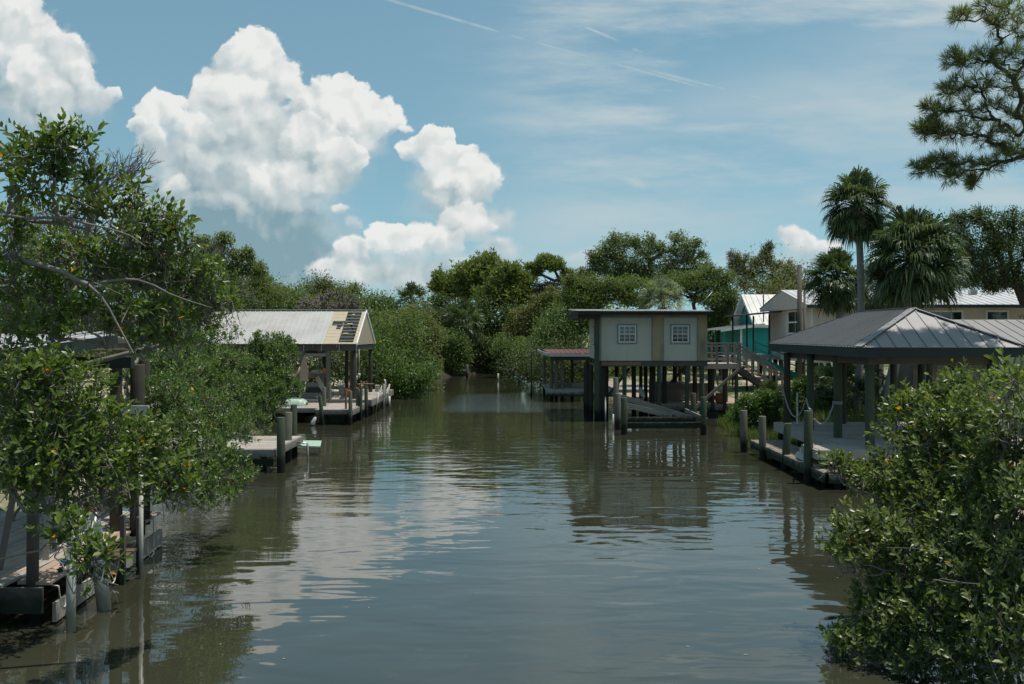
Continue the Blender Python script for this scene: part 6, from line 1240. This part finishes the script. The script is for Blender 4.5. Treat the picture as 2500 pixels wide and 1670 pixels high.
mangrove('mangrove in front of the left half of the boathouse', [(540,430,40,35),(520,490,60,35),(640,470,80,35),(730,440,55,35),(770,510,70,35),(690,560,100,34.5),(560,560,90,35),(480,640,100,34),(350,620,110,33),(600,690,110,34),(720,720,90,34),(790,780,60,34),(840,820,35,34),(640,790,100,33.5),(480,780,110,33),(350,780,110,32),(700,860,80,33.5),(560,880,100,33),(420,900,100,32),(640,930,60,33),(520,990,70,32.5),(580,1050,50,32.5),(600,1100,25,32.5),(400,1000,60,31.5),(480,1080,40,31.5),(250,560,100,31),(250,700,110,31)],
    (-9.7, 34.5, .1), 64, .11, 'leaf_mid', fn=z3, full=False, r0=.12, group=MG, thick=1.0)
mangrove('low mangrove filling the shade between the foreground dock and the left edge', [(60,0,200,12),(260,20,200,12.5),(480,0,180,13),(700,0,160,13.5),(120,120,160,12),(330,130,120,12.5),(60,-200,250,13),(300,-250,250,13.5),(600,-200,220,14),(900,-60,200,14.5),(820,60,120,14.5)],
    (-8.4, 14.2, .4), 34, .092, 'leaf_near', fn=z4, full=False, r0=.08, thick=.8)
RG = 'mangroves in the right foreground'
mangrove('upper olive green mangrove in the right foreground, reaching the pavilion', [(930,130,60,13.5),(1000,160,90,13.5),(1100,150,90,13),(860,200,70,13.5),(780,210,60,13.5),(700,220,60,13.8),(640,270,60,13.8),(600,300,45,14),(760,290,100,13.5),(900,290,120,13),(1050,280,130,12.5),(1170,330,120,11.5),(690,380,90,13.5),(820,400,120,13),(980,420,130,12.5),(1120,450,130,11.8),(1170,200,50,10),(1180,110,30,8.5),(1195,60,22,8),(1200,250,40,9),(1300,230,130,11.5),(1337,459,130,11.5),(1604,230,130,11.5),(1530,459,130,11.5)],
    (6.6, 12.2, .1), 46, .104, 'leaf_near_r', fn=z7, r0=.10, group=RG, thick=1.2)
mangrove('middle mangrove in the right foreground with two sprays over the water', [(380,510,40,13.5),(350,490,28,13.6),(440,545,50,13.5),(500,560,60,13.3),(570,500,60,13.5),(620,560,90,13.2),(760,540,110,13),(900,560,120,12.6),(1050,570,130,12),(1170,600,100,11.3),(600,660,70,13),(720,680,110,12.8),(860,690,120,12.4),(1010,710,130,11.8),(1150,740,110,11.2),(470,740,35,12.8),(400,770,40,12.8),(440,810,70,12.6),(540,790,80,12.6),(390,860,60,12.5),(360,910,40,12.4),(450,920,60,12.4),(560,890,90,12.4),(660,830,90,12.4),(700,930,100,12.2),(850,860,120,12),(1000,880,130,11.5),(1150,900,110,11),(1300,640,140,11),(1337,879,140,11),(1614,640,140,11),(1540,879,140,11),(1807,640,140,11),(1844,879,140,11)],
    (6.2, 12.0, .1), 48, .104, 'leaf_near_r', fn=z7, r0=.10, group=RG, thick=1.2, limbs=[([(1180,1160),(1080,1105),(960,1095),(860,1075),(820,1090)], 0.0050, 0.0024, 10.9), ([(1000,900),(880,925),(740,935),(600,930)], 0.0060, 0.0024, 11.8)])
mangrove('lowest mangrove in the right foreground dipping into the canal', [(560,1020,80,12.6),(480,1100,50,12.6),(560,1120,90,12.4),(700,1060,110,12.2),(850,1030,120,11.8),(1000,1040,130,11.3),(1150,1060,110,10.9),(640,1200,110,12),(500,1220,60,12.3),(780,1180,120,11.7),(930,1190,130,11.3),(1100,1210,130,10.8),(400,1290,45,12.3),(360,1330,40,12.2),(430,1350,70,12.1),(540,1320,80,12),(660,1340,100,11.8),(800,1340,110,11.4),(950,1350,120,11.1),(1100,1370,120,10.7),(560,1430,50,11.9),(700,1450,70,11.6),(850,1470,80,11.4),(1000,1480,80,11.1),(1140,1500,90,10.8),(1290,1080,140,10.9),(1327,1349,140,10.9),(1604,1080,140,10.9),(1530,1349,140,10.9),(1807,1080,140,10.9),(1844,1349,140,10.9)],
    (5.9, 11.2, .1), 44, .104, 'leaf_near_r', fn=z7, r0=.09, group=RG, thick=1.2, limbs=[([(820,1080),(900,1096),(1000,1098),(1080,1100),(1150,1150)], 0.0055, 0.0030, 11.0)])
def dead_twigs():
    """leafless branching shrub seen against the cloud"""
    T = thing('bare_shrub', (-7.4, 14.3, .4), 'leafless grey twiggy tree against the cloud beside the left mangrove', 'shrub'); segs = []
    g_ = np.random.default_rng(11)
    def grow(p, d, L, r, dep):
        q = p+d*L; segs.append((p, (p+q)/2+g_.normal(size=3)*L*.06, q, r))
        if dep == 0: return
        for i in range(3 if dep > 2 else 2): nd_ = nrm(d+g_.normal(size=3)*.42+np.array([.05, 0, .12])); grow(p+(q-p)*g_.uniform(.45, 1), nd_, L*g_.uniform(.55, .85), r*.66, dep-1)
    root = np.array([-7.4, 14.3, .4]); a = pb(z5(620, 620), 14); segs.append((root, (root+a)/2+[-.2, 0, 0], a, .05))
    for tx, ty in ((640, 330), (760, 290), (860, 300), (900, 400), (560, 300), (820, 480), (700, 450), (480, 330), (420,500), (300,640)):
        b = pb(z5(tx, ty+70), 14); d0 = nrm(b-a); grow(a, d0, np.linalg.norm(b-a)*.50, .017, 5)
    P = np.array([[s[0], s[1], s[2]] for s in segs]); R = np.array([[s[3], s[3]*.85, s[3]*.62] for s in segs]); R[0] = .05; v, f = tubes(P, R, 4); np_mesh('branches', v, [f], M['twig_grey'], T)
dead_twigs()
